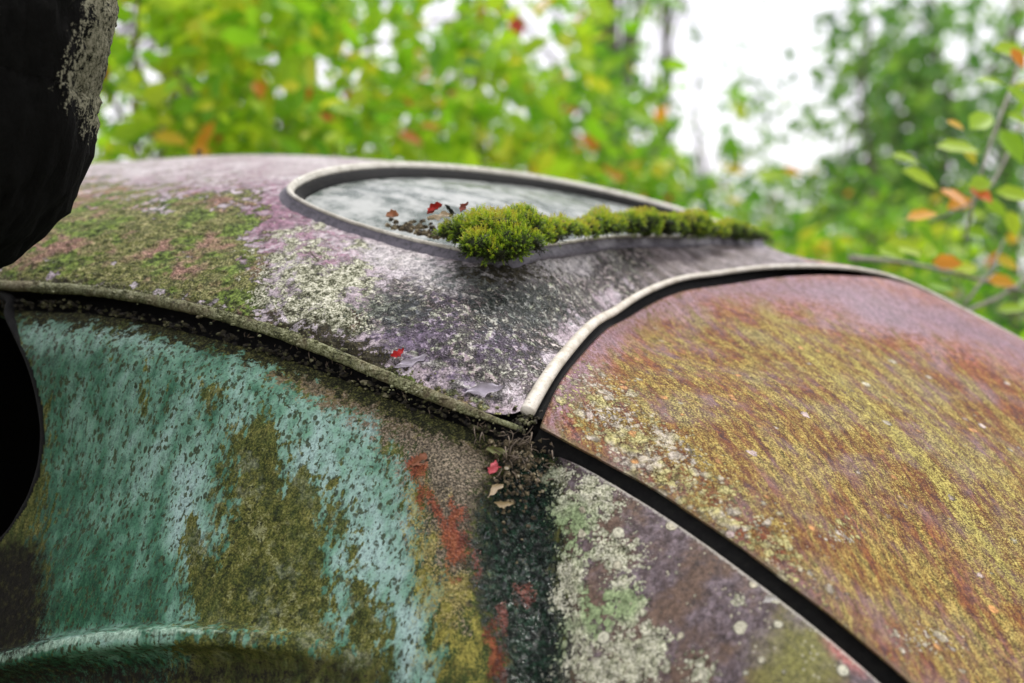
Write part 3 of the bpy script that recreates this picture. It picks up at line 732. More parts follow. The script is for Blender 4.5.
# drip rail
rp = curve([(a, b + 1) for a, b in RAIL], 420, .001, False, 30)
t, n_, b = frames(rp)
px1, py1, _ = proj(rp + b * .01); px0, py0, _ = proj(rp)
sg = 1 if (py1 - py0)[200] > 0 else -1
prof = [(sg * x, y) for x, y in [(-.006,-.002),(-.005,.0018),(-.002,.0030),(.002,.0034),(.0052,.0022),(.0068,-.0005),(.0066,-.0038),(.0050,-.0052),(.001,-.006),(-.004,-.008)]]
prof = [(x * .8, y * .8) for x, y in prof]
V_, f_ = sweep(rp, prof, False, .0022, 6)
kk = len(prof); tp = np.repeat(np.clip((419 - np.arange(420)) / 26, .25, 1) ** .6, kk)[:, None]
V_ = np.repeat(rp, kk, 0) + (V_ - np.repeat(rp, kk, 0)) * tp
f_ = [tuple(int(i) for i in x) for x in f_] + [tuple(range(kk))[::-1], tuple(419 * kk + i for i in range(kk))]
rail = mesh_obj('drip_rail', V_, f_, M_rail, car)
# weatherstrip over the boot opening
ap = curve([(527,413)] + ARCH[1:] + ARCH3, 420, .0015, False, 300)
wd = np.linspace(1, 0, 420)
t, n_, b = frames(ap)
prof = np.array(ell(.0058, .0046, 12, 0, .001))
scl = .56 + .52 * np.clip(1 - np.linspace(0, 1, 420) * 2.6, 0, 1)
V_ = ap[:, None, :] + prof[None, :, :1] * b[:, None] * scl[:, None, None] + prof[None, :, 1:] * n_[:, None] * scl[:, None, None]
V_ = np.concatenate([V_.reshape(-1, 3), ap[:1] - t[:1] * .002, ap[-1:]])
f_ = grid_faces(12, 420, True)
fl = [tuple(x) for x in f_] + [(len(V_) - 2, (j + 1) % 12, j) for j in range(12)]
strip = mesh_obj('boot_weatherstrip', V_, fl, M_arch, car)
# black seal in the channel under lid edge, whole way round the visible opening
chan = curve([((a[0] * .5 + b_[0] * .5), (a[1] * .5 + b_[1] * .5)) for a, b_ in zip(ARCH, LIDTOP)] + [(snap(a)[0] + snap(b_)[0]) / 2 for a, b_ in zip(ARCH3, LIDTOP3)], 300, -.016, False, 60)
V_, f_ = sweep(chan, ell(.014, .008, 10), False, .001, 9)
mesh_obj('boot_seal', V_, f_, M_black, car)
chan = curve([((a[0] + b_[0]) / 2, (a[1] + b_[1]) / 2) for a, b_ in zip(GAPU, GAPL)], 300, -.022, False, 40)
V_, f_ = sweep(chan, ell(.013, .006, 10), False, .001, 10)
mesh_obj('boot_seal', V_, f_, M_black, car)
# rim of the side window opening and the pane's dark surround
sw = [(a, b) for a, b in SIDEWIN if a >= -100]
sp_ = curve(sw, 260, -.010, False, 10)
prof = ell(.0042, .0055, 12)
V_, f_ = sweep(sp_, prof, False, .0005, 12)
rim = mesh_obj('side_window_seal', V_, f_, M_black, car)
# ================================================================== MOSS, LITTER
def px2m(n, d): return n * d / F
def ico(sub=3):
    import bmesh
    bm = bmesh.new(); bmesh.ops.create_icosphere(bm, subdivisions=sub, radius=1)
    v = np.array([x.co[:] for x in bm.verts]); f = np.array([[q.index for q in x.verts] for x in bm.faces]); bm.free(); return v, f
IV, IF = ico(3)
_a = np.linspace(0, 2 * math.pi, 28, endpoint=False)[None]; _e = np.linspace(-1.55, 1.55, 18)[:, None]
QV = np.stack([np.cos(_a) * np.cos(_e), np.sin(_a) * np.cos(_e), np.sin(_e) + 0 * _a], -1).reshape(-1, 3); QF = grid_faces(28, 18, True)
def moss_material():
    g = G('sunlit_moss')
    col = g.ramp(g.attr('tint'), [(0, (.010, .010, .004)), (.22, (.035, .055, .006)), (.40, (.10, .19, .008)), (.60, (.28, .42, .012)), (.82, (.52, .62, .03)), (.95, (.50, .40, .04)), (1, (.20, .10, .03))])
    g.put(g.b.inputs['Base Color'], col); g.put(g.b.inputs['Roughness'], .55)
    tl = g.N.new('ShaderNodeBsdfTranslucent'); g.L.new(col, tl.inputs[0])
    mx = g.N.new('ShaderNodeMixShader'); mx.inputs[0].default_value = .35
    g.L.new(g.b.outputs[0], mx.inputs[1]); g.L.new(tl.outputs[0], mx.inputs[2]); g.L.new(mx.outputs[0], g.out.inputs['Surface'])
    return g.m
M_moss = moss_material()
def unit(v): return v / np.maximum(np.linalg.norm(v, axis=-1, keepdims=True), 1e-9)
def rnd_dirs(n): return unit(rng.normal(size=(n, 3)))
def moss(name, lumps, dens, label, **kw):
    Cs = np.array([P(a, b, d) for a, b, d, _, _ in lumps]); R = np.array([[px2m(x, d), px2m((x + y) / 2, d) * .8, px2m(y, d)] for _, _, d, x, y in lumps])
    V, Fc, T = [], [], []; cnt = 0
    for c, r in zip(Cs, R):
        v = c + QV * r * .88; v = v + QV * ((fbm(v, 130, 2) - .5) * .006)[:, None]
        V.append(v); Fc.append(QF + cnt); T.append(np.full(len(v), .12)); cnt += len(v)
    for k, (c, r) in enumerate(zip(Cs, R)):
        n = int(dens * (r[0] * r[2]) ** 1.0 * 1e6 / 2.8)
        dr = rnd_dirs(n); dr = dr[dr[:, 2] > -.75]
        p = c + dr * r * (.84 + .2 * rng.random((len(dr), 1)))
        keep = np.ones(len(p), bool)
        for j, (c2, r2) in enumerate(zip(Cs, R)):
            if j != k: keep &= ((((p - c2) / r2) ** 2).sum(1) > .7)
        dr, p = dr[keep], p[keep]
        nrm = unit(dr / r * r.mean())
        up = unit(nrm + np.array([0, -.1, .55]) + rng.normal(size=nrm.shape) * .42)
        lump = fbm(p, 160, 31, 2); hue = fbm(p, 60, 77, 2)
        ln = .0036 + .0034 * rng.random(len(p))
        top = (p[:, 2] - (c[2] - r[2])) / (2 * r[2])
        tone = np.clip(.06 + .80 * top + (lump - .5) * 1.4 + (hue - .5) * .5 + .08 * rng.normal(size=len(p)), 0, .97)  # painted shade: tufts darken towards the lump's underside, brighten at its top
        K = 11
        for q in range(K):
            ang = q * 2.4 + rng.random(len(p)) * .8
            a1 = unit(np.cross(up, [.3, .9, .1])); a2 = np.cross(up, a1)
            side = a1 * np.cos(ang)[:, None] + a2 * np.sin(ang)[:, None]
            hgt = (q + 1) / K
            root = p + up * (ln * hgt)[:, None]
            spread = 1.0 - .65 * hgt
            leaf = unit(side * spread + up * (.35 + .7 * hgt))
            L = (.0016 + .0014 * rng.random(len(p)))[:, None]; w = np.cross(leaf, up); w = unit(w) * .00048
            tip = root + leaf * L - np.array([0, 0, .0004])
            mid = root + leaf * L * .45
            V.append(np.stack([root, mid + w, tip, mid - w], 1).reshape(-1, 3))
            m = len(p); Fc.append(cnt + np.arange(m * 4).reshape(m, 4)); cnt += m * 4
            tt = np.clip(tone + (hgt - .6) * .35, 0, 1)
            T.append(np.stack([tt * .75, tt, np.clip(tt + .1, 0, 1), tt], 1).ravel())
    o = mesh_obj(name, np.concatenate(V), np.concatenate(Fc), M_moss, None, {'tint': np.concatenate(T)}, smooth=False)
    return tag(o, label, **kw)
moss('moss_clump', [(497,230,1.290,28,16),(470,231,1.300,17,13),(521,227,1.315,19,17),(482,245,1.270,18,13),(508,244,1.275,20,17),(538,231,1.33,13,12),(496,252,1.265,13,10),(482,218,1.31,13,6),(517,216,1.32,14,6),(456,229,1.315,12,7),(447,234,1.325,8,4),(552,236,1.36,9,7),(531,243,1.30,11,9),(473,250,1.275,9,7)], 7.0,
     'big bright green moss clump hanging over the lower corner of the oval window', cat='moss')
moss('moss_strip', [(x + random.uniform(-4, 4), np.interp(x, [550, 600, 650, 700, 765], [229, 226, 224, 226, 236]) + random.uniform(-3, 3), np.interp(x, [550, 600, 660, 720, 765], [1.36, 1.465, 1.59, 1.72, 1.84]), random.uniform(9, 15), np.interp(x, [550, 600, 690, 720, 765], [10, 11.5, 10.5, 7, 3.5]) * random.uniform(.35, 1.3)) for x in range(550, 766, 9)], 7.0,
     'long low yellow green moss strip along the rear edge of the oval window', cat='moss')

M_leaf_dry = {}
def dry(c):
    k = tuple(round(x, 3) for x in c)
    if k not in M_leaf_dry:
        M_leaf_dry[k] = plain('dry_leaf_skin', c, .55, .35, 220)
    return M_leaf_dry[k]
M_soil = G('dark_soil')
n1 = M_soil.noise(120, 3, .6); M_soil.finish(M_soil.ramp(n1, [(.38, (.006, .005, .003)), (.52, (.03, .025, .012)), (.6, (.07, .075, .025)), (.68, (.22, .2, .12))]), .9)
def small_leaf(name, px, py, d, size, c, ang, tilt, label, curl=.4, asp=.55, cat='leaf', lift=.003):
    base = (on(px, py, lift) if d is None else P(px, py, d))
    n, _ = cdir(base[None]); n = n[0] if tilt is None else unit(n[0] * (1 - tilt) + np.array([0, -.8, .3]) * tilt)
    a = unit(np.cross(n, [0, 1, 0.2])); b = np.cross(n, a)
    x_, y_ = a * math.cos(ang) + b * math.sin(ang), -a * math.sin(ang) + b * math.cos(ang)
    L = px2m(size, 1.25 if d is None else d)
    nu_, nv_ = 17, 9; V = []; r1, r2, r3 = random.random() * 9, random.random() * 9, random.uniform(.4, 1)
    for i in range(nu_):
        u = i / (nu_ - 1); w = asp * math.sin(math.pi * min(u * .96 + .03, 1)) ** .75 * (1 + .22 * math.sin(u * 23 + r1) * r3)
        for j in range(nv_):
            v = j / (nv_ - 1) * 2 - 1
            V.append(base + x_ * L * (u - .5 + .10 * v * math.sin(5 * u + r2)) + y_ * L * (w * v * .5 * (1 - .25 * curl * abs(v)) * (1 + .3 * math.sin(17 * u + r2) * (v > 0)) + .12 * math.sin(3 * u + r1)) + n * (L * (curl * (v * v * w * .6 + (u - .5) ** 2 * .8) + .09 * math.sin(8 * u + 4 * v + r1) * r3)))
    V = np.array(V); f = grid_faces(nv_, nu_)
    V2 = V - n * .0003
    allV = np.concatenate([V, V2]); f2 = f[:, ::-1] + len(V)
    idx = np.concatenate([np.arange(nv_), np.arange(1, nu_) * nv_ + nv_ - 1, (nu_ - 1) * nv_ + np.arange(nv_ - 2, -1, -1), np.arange(nu_ - 2, 0, -1) * nv_])
    e = np.stack([idx, np.roll(idx, -1), np.roll(idx, -1) + len(V), idx + len(V)], 1)
    return tag(mesh_obj(name, allV, np.concatenate([f, f2, e]), dry(c)), label, cat)
RED, PINK, CREAM, BROWN, DK, TAN = (.42,.03,.02), (.60,.12,.14), (.62,.52,.36), (.30,.12,.06), (.03,.035,.025), (.48,.24,.13)
small_leaf('fallen_leaf', 435, 211, 1.31, 17, RED, .5, .55, 'small curled bright red leaf at the left end of the moss clump', .9)
small_leaf('fallen_leaf', 450, 211, 1.305, 15, DK, -.7, .5, 'dark leaf with upturned tip just right of the bright red leaf on the window', 1.1, .4)
small_leaf('fallen_leaf', 464, 208, 1.29, 13, (.30,.09,.06), 1.2, .5, 'brownish red leaf scrap on top of the moss clump', .8)
small_leaf('fallen_leaf', 393, 217, 1.355, 12, TAN, .2, .6, 'tan crumpled leaf at the left of the window litter', 1.0, .8)
small_leaf('fallen_leaf', 440, 218, 1.312, 24, CREAM, .05, .2, 'pale cream leaf lying flat against the left side of the moss clump', .3, .35)
small_leaf('fallen_leaf', 509, 212, 1.335, 14, (.42,.20,.14), .3, .5, 'pinkish brown leaf behind the crest of the moss clump', .7)
small_leaf('fallen_leaf', 398, 354, None, 13, (.55,.03,.03), .3, .2, 'small red leaf on the drip rail beside the roof', .8, .7)
small_leaf('fallen_leaf', 493, 468, None, 13, PINK, 1.2, .5, 'pink leaf scrap stuck below the pillar foot', .5, .8, lift=-.002)
small_leaf('fallen_leaf', 496, 491, None, 17, CREAM, .6, .4, 'ragged beige leaf scrap, upper of the two pale ones below the pink scrap', .8, .5, lift=-.004)
small_leaf('fallen_leaf', 504, 504, None, 16, (.55,.45,.28), -.2, .4, 'curled beige leaf scrap, lower of the two pale ones below the pink scrap', 1.0, .5, lift=-.004)
small_leaf('fallen_leaf', 496, 452, None, 18, (.24,.25,.10), .1, .4, 'olive leaf scrap wedged right under the end of the drip rail', .8, .5, lift=-.002)
small_leaf('fallen_leaf', 420, 460, None, 16, BROWN, .8, .3, 'brown leaf flake stuck on the side panel above the red rust', .5, .7, lift=-.001)
small_leaf('paint_flake', 411, 360, None, 30, (.42,.38,.43), .42, .1, 'lilac curled paint flake on the roof edge beside the small red leaf', .25, .3, 'paint flake', lift=.002)
small_leaf('paint_flake', 484, 390, None, 34, (.44,.40,.45), .42, .1, 'lilac curled paint flake on the roof edge near the pillar foot', .3, .35, 'paint flake', lift=.002)
small_leaf('paint_flake', 769, 599, None, 11, (.62,.60,.55), .9, .3, 'tiny white flake lying by the boot lid seam', .8, .7, 'paint flake', lift=.001)
small_leaf('fallen_leaf', 648, 283, 1.52, 13, (.62,.52,.40), .1, .4, 'pale curled leaf crumb on the top of the boot weatherstrip', .8, .7, lift=.001)
small_leaf('seed_husk', 201, 155, 1.98, 8, (.03,.025,.02), .9, .6, 'tiny dark seed husk standing on the crest of the roof', 1.5, .8, 'seed')

def tube(points, radii, seg=8, cap=True):
    pts = np.array(points, float); n = len(pts)
    t = np.zeros_like(pts); t[1:-1] = pts[2:] - pts[:-2]; t[0] = pts[1] - pts[0]; t[-1] = pts[-1] - pts[-2]; t = unit(t)
    ref = np.array([.31, .9, .27]); a = unit(np.cross(t, ref)); b = np.cross(t, a)
    an = np.linspace(0, 2 * math.pi, seg, endpoint=False)
    r = np.broadcast_to(np.asarray(radii, float), (n,))
    V = pts[:, None] + r[:, None, None] * (np.cos(an)[None, :, None] * a[:, None] + np.sin(an)[None, :, None] * b[:, None])
    f = [tuple(x) for x in grid_faces(seg, n, True)]
    V = V.reshape(-1, 3)
    if cap: f += [tuple(range(seg))[::-1], tuple((n - 1) * seg + np.arange(seg))]
    return V, f
def join(parts):
    V, Fc, c = [], [], 0
    for v, f in parts:
        V.append(v); Fc += [tuple(int(i) + c for i in q) for q in f]; c += len(v)
    return np.concatenate(V), Fc
M_twig = plain('dry_brown_twig', (.12,.09,.06), .7, .8, 90)
M_twigdark = plain('dark_wet_debris', (.05,.035,.02), .6)
def bit(px, py, ang, L, c, w=.0006, lift=.002):
    a = on(px, py, lift); q = on(px + L * math.cos(ang), py + L * math.sin(ang), lift)
    m = (a + q) / 2; n, _ = cdir(m[None]); m = m + n[0] * .0008 * random.uniform(.2, 1.5) + np.array([random.gauss(0, .0009), 0, random.gauss(0, .0009)]) * min(1, L / 10)
    return tube([a, m, q], [w, w * .9, w * .5], 6)
V_, f_ = bit(310, 251, .9, 13, None, .0007)
tag(mesh_obj('twig', V_, f_, M_twig), 'short brown twig lying on the roof below the oval window', 'twig')
parts = []
for k in range(60):
    x = random.gauss(512, 20); y = 430 + abs(random.gauss(0, 28)) + (x - 512) * .12
    parts.append(bit(x, y, random.uniform(-1, 2), random.uniform(3, 13), None, random.uniform(.00025, .0007), -.003 + .004 * random.random()))
V_, f_ = join(parts)
tag(mesh_obj('plant_debris', V_, f_, M_twig), 'tangle of dry needles and stalk bits caught at the pillar foot', 'plant debris', kind='stuff')
parts = []
for k in range(190):
    u = random.random(); x = 395 + 90 * u + random.gauss(0, 6); lim = np.interp(x, [370, 400, 455, 500], [226, 234, 247, 250]); y = lim - 4 - abs(random.gauss(0, 7)) * (.5 + u)
    dd = float(np.interp(x, [370, 400, 455, 500], [1.375, 1.352, 1.318, 1.30])) + max(0, (lim - y)) * .002
    c = P(x, y, dd); r = px2m(random.uniform(1.0, 3.0), dd)
    v = IV[:42 * 1] if False else IV
    parts.append((c + v * r * np.array([1, .8, .6]) + v * ((fbm(v * 1.0 + k, 3, 1, 1) - .5) * r * 1.2)[:, None], IF))
V_, f_ = join(parts); M_crumb = G('crumbly_litter')
n1 = M_crumb.noise(190, 3, .6); M_crumb.finish(M_crumb.ramp(n1, [(.35, (.018, .014, .008)), (.5, (.08, .06, .03)), (.62, (.22, .18, .10)), (.72, (.45, .40, .3))]), .9)
tag(mesh_obj('leaf_litter', V_, f_, M_crumb.m, smooth=False), 'dark crumbs of rotten leaf litter along the lower window edge', 'leaf litter', kind='stuff')

# crumbs and small stones of lichen along the drip rail and the pillar foot
parts = []
v0, f0 = ico(1)
for k in range(420):
    i = random.randint(60, 415); c = rp[i] + n_rail[i] * .002 + b_rail[i] * sg * random.gauss(.000, .005) if False else None
    i = int(min(419, abs(random.gauss(0, 1)) * 0 + random.triangular(40, 419, 400)))
    nn1 = cdir(rp[i][None])[0][0]
    side = random.gauss(-.003, .006)
    tt = unit(rp[min(i + 1, 419)] - rp[i - 1]); bb1 = np.cross(tt, nn1) * sg
    c = rp[i] + bb1 * side + nn1 * (.0028 if side > -.004 else .0008)
    r = random.uniform(.0006, .0022)
    parts.append((c + v0 * r * np.array([random.uniform(.6, 1.3), random.uniform(.6, 1.3), .7]), f0))
V_, f_ = join(parts)
tag(mesh_obj('lichen_crumbs', V_, f_, M_rail, smooth=False), 'loose lichen crumbs scattered along the mossy drip rail', 'crumbs', kind='stuff')

parts = []
for k in range(45):
    i = random.randint(300, 419); q_ = proj(rp[i][None]); x = float(q_[0][0]) + random.gauss(0, 3); y = float(q_[1][0]) + random.uniform(5, 15)
    parts.append(bit(x, y, random.uniform(-.6, 2.2), random.uniform(2, 8), None, random.uniform(.0003, .0006), -.012 + .006 * random.random()))
V_, f_ = join(parts)
tag(mesh_obj('plant_debris', V_, f_, M_twig), 'fine rootlets and needles hanging in the dark seam below the drip rail', 'plant debris', kind='stuff')
parts = []
for k in range(330):
    x = random.gauss(514, 15); y = 440 + abs(random.gauss(0, 34)); c = on(x, y, -.012 + .006 * random.random()); r = random.uniform(.0006, .002)
    parts.append((c + (v0 + .35 * rng.normal(size=v0.shape)) * r, f0))
V_, f_ = join(parts)
tag(mesh_obj('leaf_litter', V_, f_, M_crumb.m, smooth=False), 'small rotten crumbs collected in the dark wet hollow below the pillar foot', 'leaf litter', kind='stuff')
parts = []
edge = curve(PTOP[:13], 900, -.010)
for k in range(620):
    c = edge[random.randint(150, 899)] + np.array([random.gauss(0, .003), 0, random.gauss(-.0005, .003)]); r = random.uniform(.0004, .0026) ** 1.0
    parts.append((c + (v0 + .3 * rng.normal(size=v0.shape)) * r * np.array([1.2, .8, .8]), f0))
for k in range(60):
    c = on(random.gauss(524, 6), random.gauss(421, 6), .003 * random.random()); parts.append((c + (v0 + .3 * rng.normal(size=v0.shape)) * random.uniform(.0005, .0018), f0))
V_, f_ = join(parts)
tag(mesh_obj('soil_crumbs', V_, f_, M_soil.m, smooth=False), 'dark soil crumbs packed along the top edge of the teal side panel', 'crumbs', kind='stuff')
# ================================================================== LEANING TREE, FRONT LEFT
cp = [(20,-420,1.22),(2,-200,1.18),(-18,0,1.15),(-34,70,1.15),(-44,125,1.15),(-90,165,1.15),(-190,215,1.16),(-300,330,1.2),(-360,600,1.25),(-390,900,1.3)]
path = [P(*a) for a in cp]; path.append(np.array([path[-1][0] - .03, path[-1][1] + .05, .5])); path.append(np.array([path[-1][0] - .02, path[-1][1] + .05, -.1]))
pth = catmull(np.array(path), 460)
seg = 150
rr = np.interp(np.linspace(0, 1, 460), [0, .12, .2, .3, .36, .45, .6, 1], [.095, .100, .105, .107, .112, .118, .12, .17])
V_, f_ = tube(pth, rr, seg)
cen = np.repeat(pth, seg, 0); out = unit(V_ - cen)
ang = np.tile(np.linspace(0, 2 * math.pi, seg, endpoint=False), 460)
bark = (fbm(V_, 130, 44, 3) - .5) * .011 + (fbm(V_ * np.array([1, 1, .35]), 45, 41, 4) - .5) * .016 + (fbm(V_, 220, 42, 2) - .5) * .006 + (fbm(V_, 14, 43, 2) - .5) * .008
V_ = V_ + out * bark[:, None]
px, py, d = proj(V_)
g = G('black_wet_bark_with_lichen')
a_ = g.noise(150, 5, .7, g.streak((.1, 0, 1), .5)); b_ = g.noise(420, 3, .7)
col = g.mix(a_, (.002, .002, .0018), (.005, .005, .004))
fm = g.cover('lichen', g.mixf(.4, a_, b_), 1.5, .09); lc = g.ramp(g.mixf(.5, a_, b_), [(.38, (.01, .01, .006)), (.47, (.09, .09, .055)), (.58, (.24, .23, .16))])
col = g.mix(fm, col, lc)
m_bark = g.finish(col, .95, a_, .003, spec=.1)
lm = mpoly(px, py, [(84,-60),(84,10),(74,50),(60,82),(64,98),(78,110),(88,135),(96,140),(200,130),(200,-60)], 10) * .72 * (d < 1.3)
lm = np.maximum(lm, mpoly(px, py, [(96,-500),(84,0),(200,0),(200,-500)], 9))
tree = empty('leaning_tree', [pth[-1][0], pth[-1][1], 0], 'crooked black barked tree leaning in front of the car, pale lichen on its right edge', 'tree')
mesh_obj('trunk', V_, f_, m_bark, tree, {'lichen': lm})

# ================================================================== WOODLAND
def ground_h(x, y): return 0.0
gx = np.linspace(-1, 1, 120); gx = np.sign(gx) * np.abs(gx) ** 2.2 * 260
X, Y = np.meshgrid(gx, gx + 20)
Z = (fbm(np.stack([X, Y, X * 0], -1), .35, 5, 3) - .5) * .16 * np.clip((np.hypot(X, Y - 2) - 1.5) / 3, 0, 1)
gm = G('forest_floor')
n1 = gm.noise(3, 5, .6); n2 = gm.noise(28, 5, .7)
colg = gm.ramp(gm.mixf(.6, n1, n2), [(.35, (.03, .02, .01)), (.47, (.09, .06, .025)), (.56, (.06, .10, .02)), (.7, (.10, .16, .03))])
ground = tag(mesh_obj('ground', np.stack([X, Y, Z], -1).reshape(-1, 3), grid_faces(120, 120), gm.finish(colg, .95, n2, .02)), kind='structure')

GREENS = [(0, (.04, .14, .012)), (.25, (.08, .27, .014)), (.5, (.26, .55, .02)), (.72, (.52, .70, .03)), (.84, (.72, .66, .05)), (.91, (.85, .38, .03)), (.97, (.75, .14, .03)), (1, (.55, .06, .05))]
DARKG = [(0, (.03, .10, .03)), (.3, (.07, .20, .04)), (.6, (.16, .36, .05)), (.85, (.30, .52, .05)), (1, (.45, .32, .04))]
M_bright = leafy('bright_autumn_leaves', GREENS, .45, .55)
M_dark = leafy('deep_green_leaves', DARKG, .5, .5)
M_trunk = plain('grey_brown_bark', (.10, .085, .065), .9, .5, 14)
M_stem = plain('brown_stem', (.13, .10, .06), .8, .4, 40)
def leaf_cloud(pos, nrm, dirs, size, tint, asp=.55, fold=.25):
    n = len(pos); nrm = unit(nrm); dirs = unit(dirs - nrm * (dirs * nrm).sum(1, keepdims=True)); w = np.cross(nrm, dirs)
    L = size[:, None]
    b = pos; t = pos + dirs * L - nrm * L * .12
    def sidept(u, ww, s): return pos + dirs * L * u + w * L * ww * s + nrm * L * (fold * ww - .10 * u * u)
    V = np.stack([b, sidept(.28, asp * .46, 1), sidept(.65, asp * .42, 1), t, sidept(.65, asp * .42, -1), sidept(.28, asp * .46, -1)], 1).reshape(-1, 3)
    i = np.arange(n)[:, None] * 6
    f = np.concatenate([i + np.array([[0, 1, 2, 3]]), i + np.array([[0, 3, 4, 5]])])
    return V, f, np.repeat(tint, 6)
def make_crown(center, R, nleaf, size, tint_mu, tint_sd, autumn, ncl=None, flat=.6, spread=.16, clip=None):
    ncl = ncl or max(6, nleaf // 22)
    c = rnd_dirs(ncl) * (rng.random((ncl, 1)) ** .45) * R + center
    k = rng.integers(0, ncl, nleaf)
    pos = c[k] + rng.normal(size=(nleaf, 3)) * spread * np.array([1, 1, .45]) * (np.mean(R) / .6)
    if clip is not None:
        px, py, d = proj(pos); ok = ~clip(px, py, d); pos = pos[ok]; k = k[ok]
    n = len(pos)
    nrm = unit(np.array([0, -.55, .8]) * flat + rng.normal(size=(n, 3)) * .5)
    dirs = rnd_dirs(n) + np.array([0, 0, -.25])
    sz = size * (.38 + .85 * rng.random(n) ** 1.4)
    ct = rng.normal(size=ncl) * tint_sd
    tint = np.clip(tint_mu + ct[k] + rng.normal(size=n) * tint_sd, 0, .80)
    au = rng.random(n) < autumn * (.3 + 1.4 * (rng.random(ncl) < .5)[k])
    tint[au] = .80 + .2 * rng.random(au.sum())
    return pos, nrm, dirs, sz, tint, c
def woody(base, top_pts, r0, mat_=None, seg=8, wob=.03):
    """trunk with limbs out to the crown clusters"""
    parts = []
    base = np.array(base, float); top = np.array(top_pts[0], float)
    n = 9; line = base + (top - base) * np.linspace(0, 1, n)[:, None]; line[1:-1] += rng.normal(size=(n - 2, 3)) * wob * np.array([1, 1, .3])
    line = catmull(line, 26); rad_ = np.linspace(r0 * 1.25, r0 * .4, 26); rad_[0] *= 1.4
    parts.append(tube(line, rad_, seg))
    for p in top_pts[1:]:
        s = line[int(min(24, max(6, 26 * (.35 + .55 * rng.random()))))]
        m = (s + p) / 2 + np.array([0, 0, .12]) * np.linalg.norm(p - s) + rng.normal(size=3) * .03
        parts.append(tube(catmull(np.array([s, m, p]), 8), np.linspace(r0 * .32, r0 * .07, 8), 5))
    return join(parts)
HOLES = [(440,12,24,15),(548,48,20,20),(425,82,22,10),(520,112,12,10),(560,20,12,16),(680,60,20,40),(700,100,24,60),(150,58,14,34),(196,60,16,20),(172,92,12,16),(265,60,12,14),(310,52,14,10),(380,20,14,16),(325,75,16,12),(960,60,14,16),(850,110,12,12),(900,100,12,10),(915,60,10,14)]
_hr = np.random.default_rng(21)
HOLES += [(x, y, r, r * .9) for x, y, r in zip(_hr.uniform(110, 1015, 130), _hr.uniform(-10, 175, 130), _hr.uniform(5, 12, 130))]
def hole_clip(px, py, d):
    k = np.zeros(len(px), bool)
    for x, y, a, b in HOLES: k |= ((px - x) / a) ** 2 + ((py - y) / b) ** 2 < 1.15 + .3 * rng.normal(size=len(px))
    return k & (rng.random(len(px)) < .93)
def gap_clip(px, py, d):
    return _gap(px, py, d) | hole_clip(px, py, d)
def _gap(px, py, d):
    a = (px > 732 + rng.normal(size=len(px)) * 26) & (px < 832 + rng.normal(size=len(px)) * 12) & (py < 290)
    return a & (rng.random(len(px)) < np.where(py < 80, .90, .45))
def plant(name, label, cat, group, px, d, zc, R, nleaf, size, tint_mu, tint_sd, autumn, r0, mat_, trunkmat, extra=(), clip=hole_clip, toph=None, trunkpx=None, spread=.16, wob=.03, flat=.5):
    x = (px - 512) / F * d; y = d
    tx = ((trunkpx if trunkpx is not None else px) - 512) / F * d
    o = empty(name, [tx, y, 0], label, cat, group)
    pos, nrm, dirs, sz, tint, cl = make_crown(np.array([x, y, zc]), np.array(R), nleaf, size, tint_mu, tint_sd, autumn, clip=clip, spread=spread, flat=flat)
    if len(extra):
        ep = np.array([P(a, b, dd) for a, b, dd, s, t, an in extra]); es = np.array([px2m(s, dd) for a, b, dd, s, t, an in extra]); et = np.array([t for a, b, dd, s, t, an in extra])
        an = np.array([math.radians(q[5]) for q in extra]); ed = np.stack([np.cos(an), -.1 * np.ones(len(an)), -np.sin(an)], 1)
        en = unit(np.array([0, -.75, .6]) + rng.normal(size=ep.shape) * .15)
        ep = ep - ed * es[:, None] * .5
        pos = np.concatenate([pos, ep]); nrm = np.concatenate([nrm, en]); dirs = np.concatenate([dirs, ed]); sz = np.concatenate([sz, es]); tint = np.concatenate([tint, et])
    V, f, t = leaf_cloud(pos, nrm, dirs, sz, tint)
    mesh_obj('crown', V, f, mat_, o, {'tint': t}, smooth=False)
    cl = cl[rng.permutation(len(cl))[:min(len(cl), 26)]]
    if clip is not None:
        a, b, dd = proj(cl); cl = cl[~clip(a, b, dd)]
    top = np.array([tx, y, toph or zc + R[2] * .8])
    V, f = woody([tx, y, -.05], [top] + [q for q in cl], r0, wob=wob)
    mesh_obj('trunk', V, f, trunkmat, o)
    return o
SH = 'leafy shrubs growing behind the car'
# (px, distance, crown z, R, n, leaf size, tint mean, sd, autumn share, stem r)
plant('shrub', 'yellow green shrub just right of the black leaning tree', 'shrub', SH, 150, 3.1, 1.85, (.34,.35,.55), 1213, 0.076, .60, .09, 0.013, .008, M_bright, M_stem,
      extra=[(170,138,2.9,38,.87,10),(200,150,2.9,24,.9,0),(128,80,3,34,.62,40)])
plant('shrub', 'yellow green shrub with one thin upright stem and an orange leaf on it', 'shrub', SH, 262, 3.5, 1.95, (.42,.4,.55), 1281, 0.081, .62, .08, 0.016, .008, M_bright, M_stem,
      extra=[(260,95,3.0,30,.93,80),(310,95,3.3,18,.95,80),(325,118,3.3,22,.97,30)], wob=.01)
plant('shrub', 'yellow green shrub behind the left end of the oval window', 'shrub', SH, 375, 3.9, 2.0, (.46,.4,.6), 1281, 0.084, .60, .09, 0.027, .009, M_bright, M_stem,
      extra=[(352,95,3.5,20,.98,0),(405,105,3.5,20,.97,20),(410,140,3.5,30,.95,30),(430,125,3.5,20,.92,0)])
plant('shrub', 'green and red leaved shrub behind the middle of the oval window', 'shrub', SH, 480, 4.4, 1.95, (.48,.4,.55), 1213, 0.081, .58, .1, 0.054, .009, M_bright, M_stem,
      extra=[(440,105,3.9,22,.97,10),(455,100,3.9,22,.99,60),(500,150,3.9,24,.95,30)])
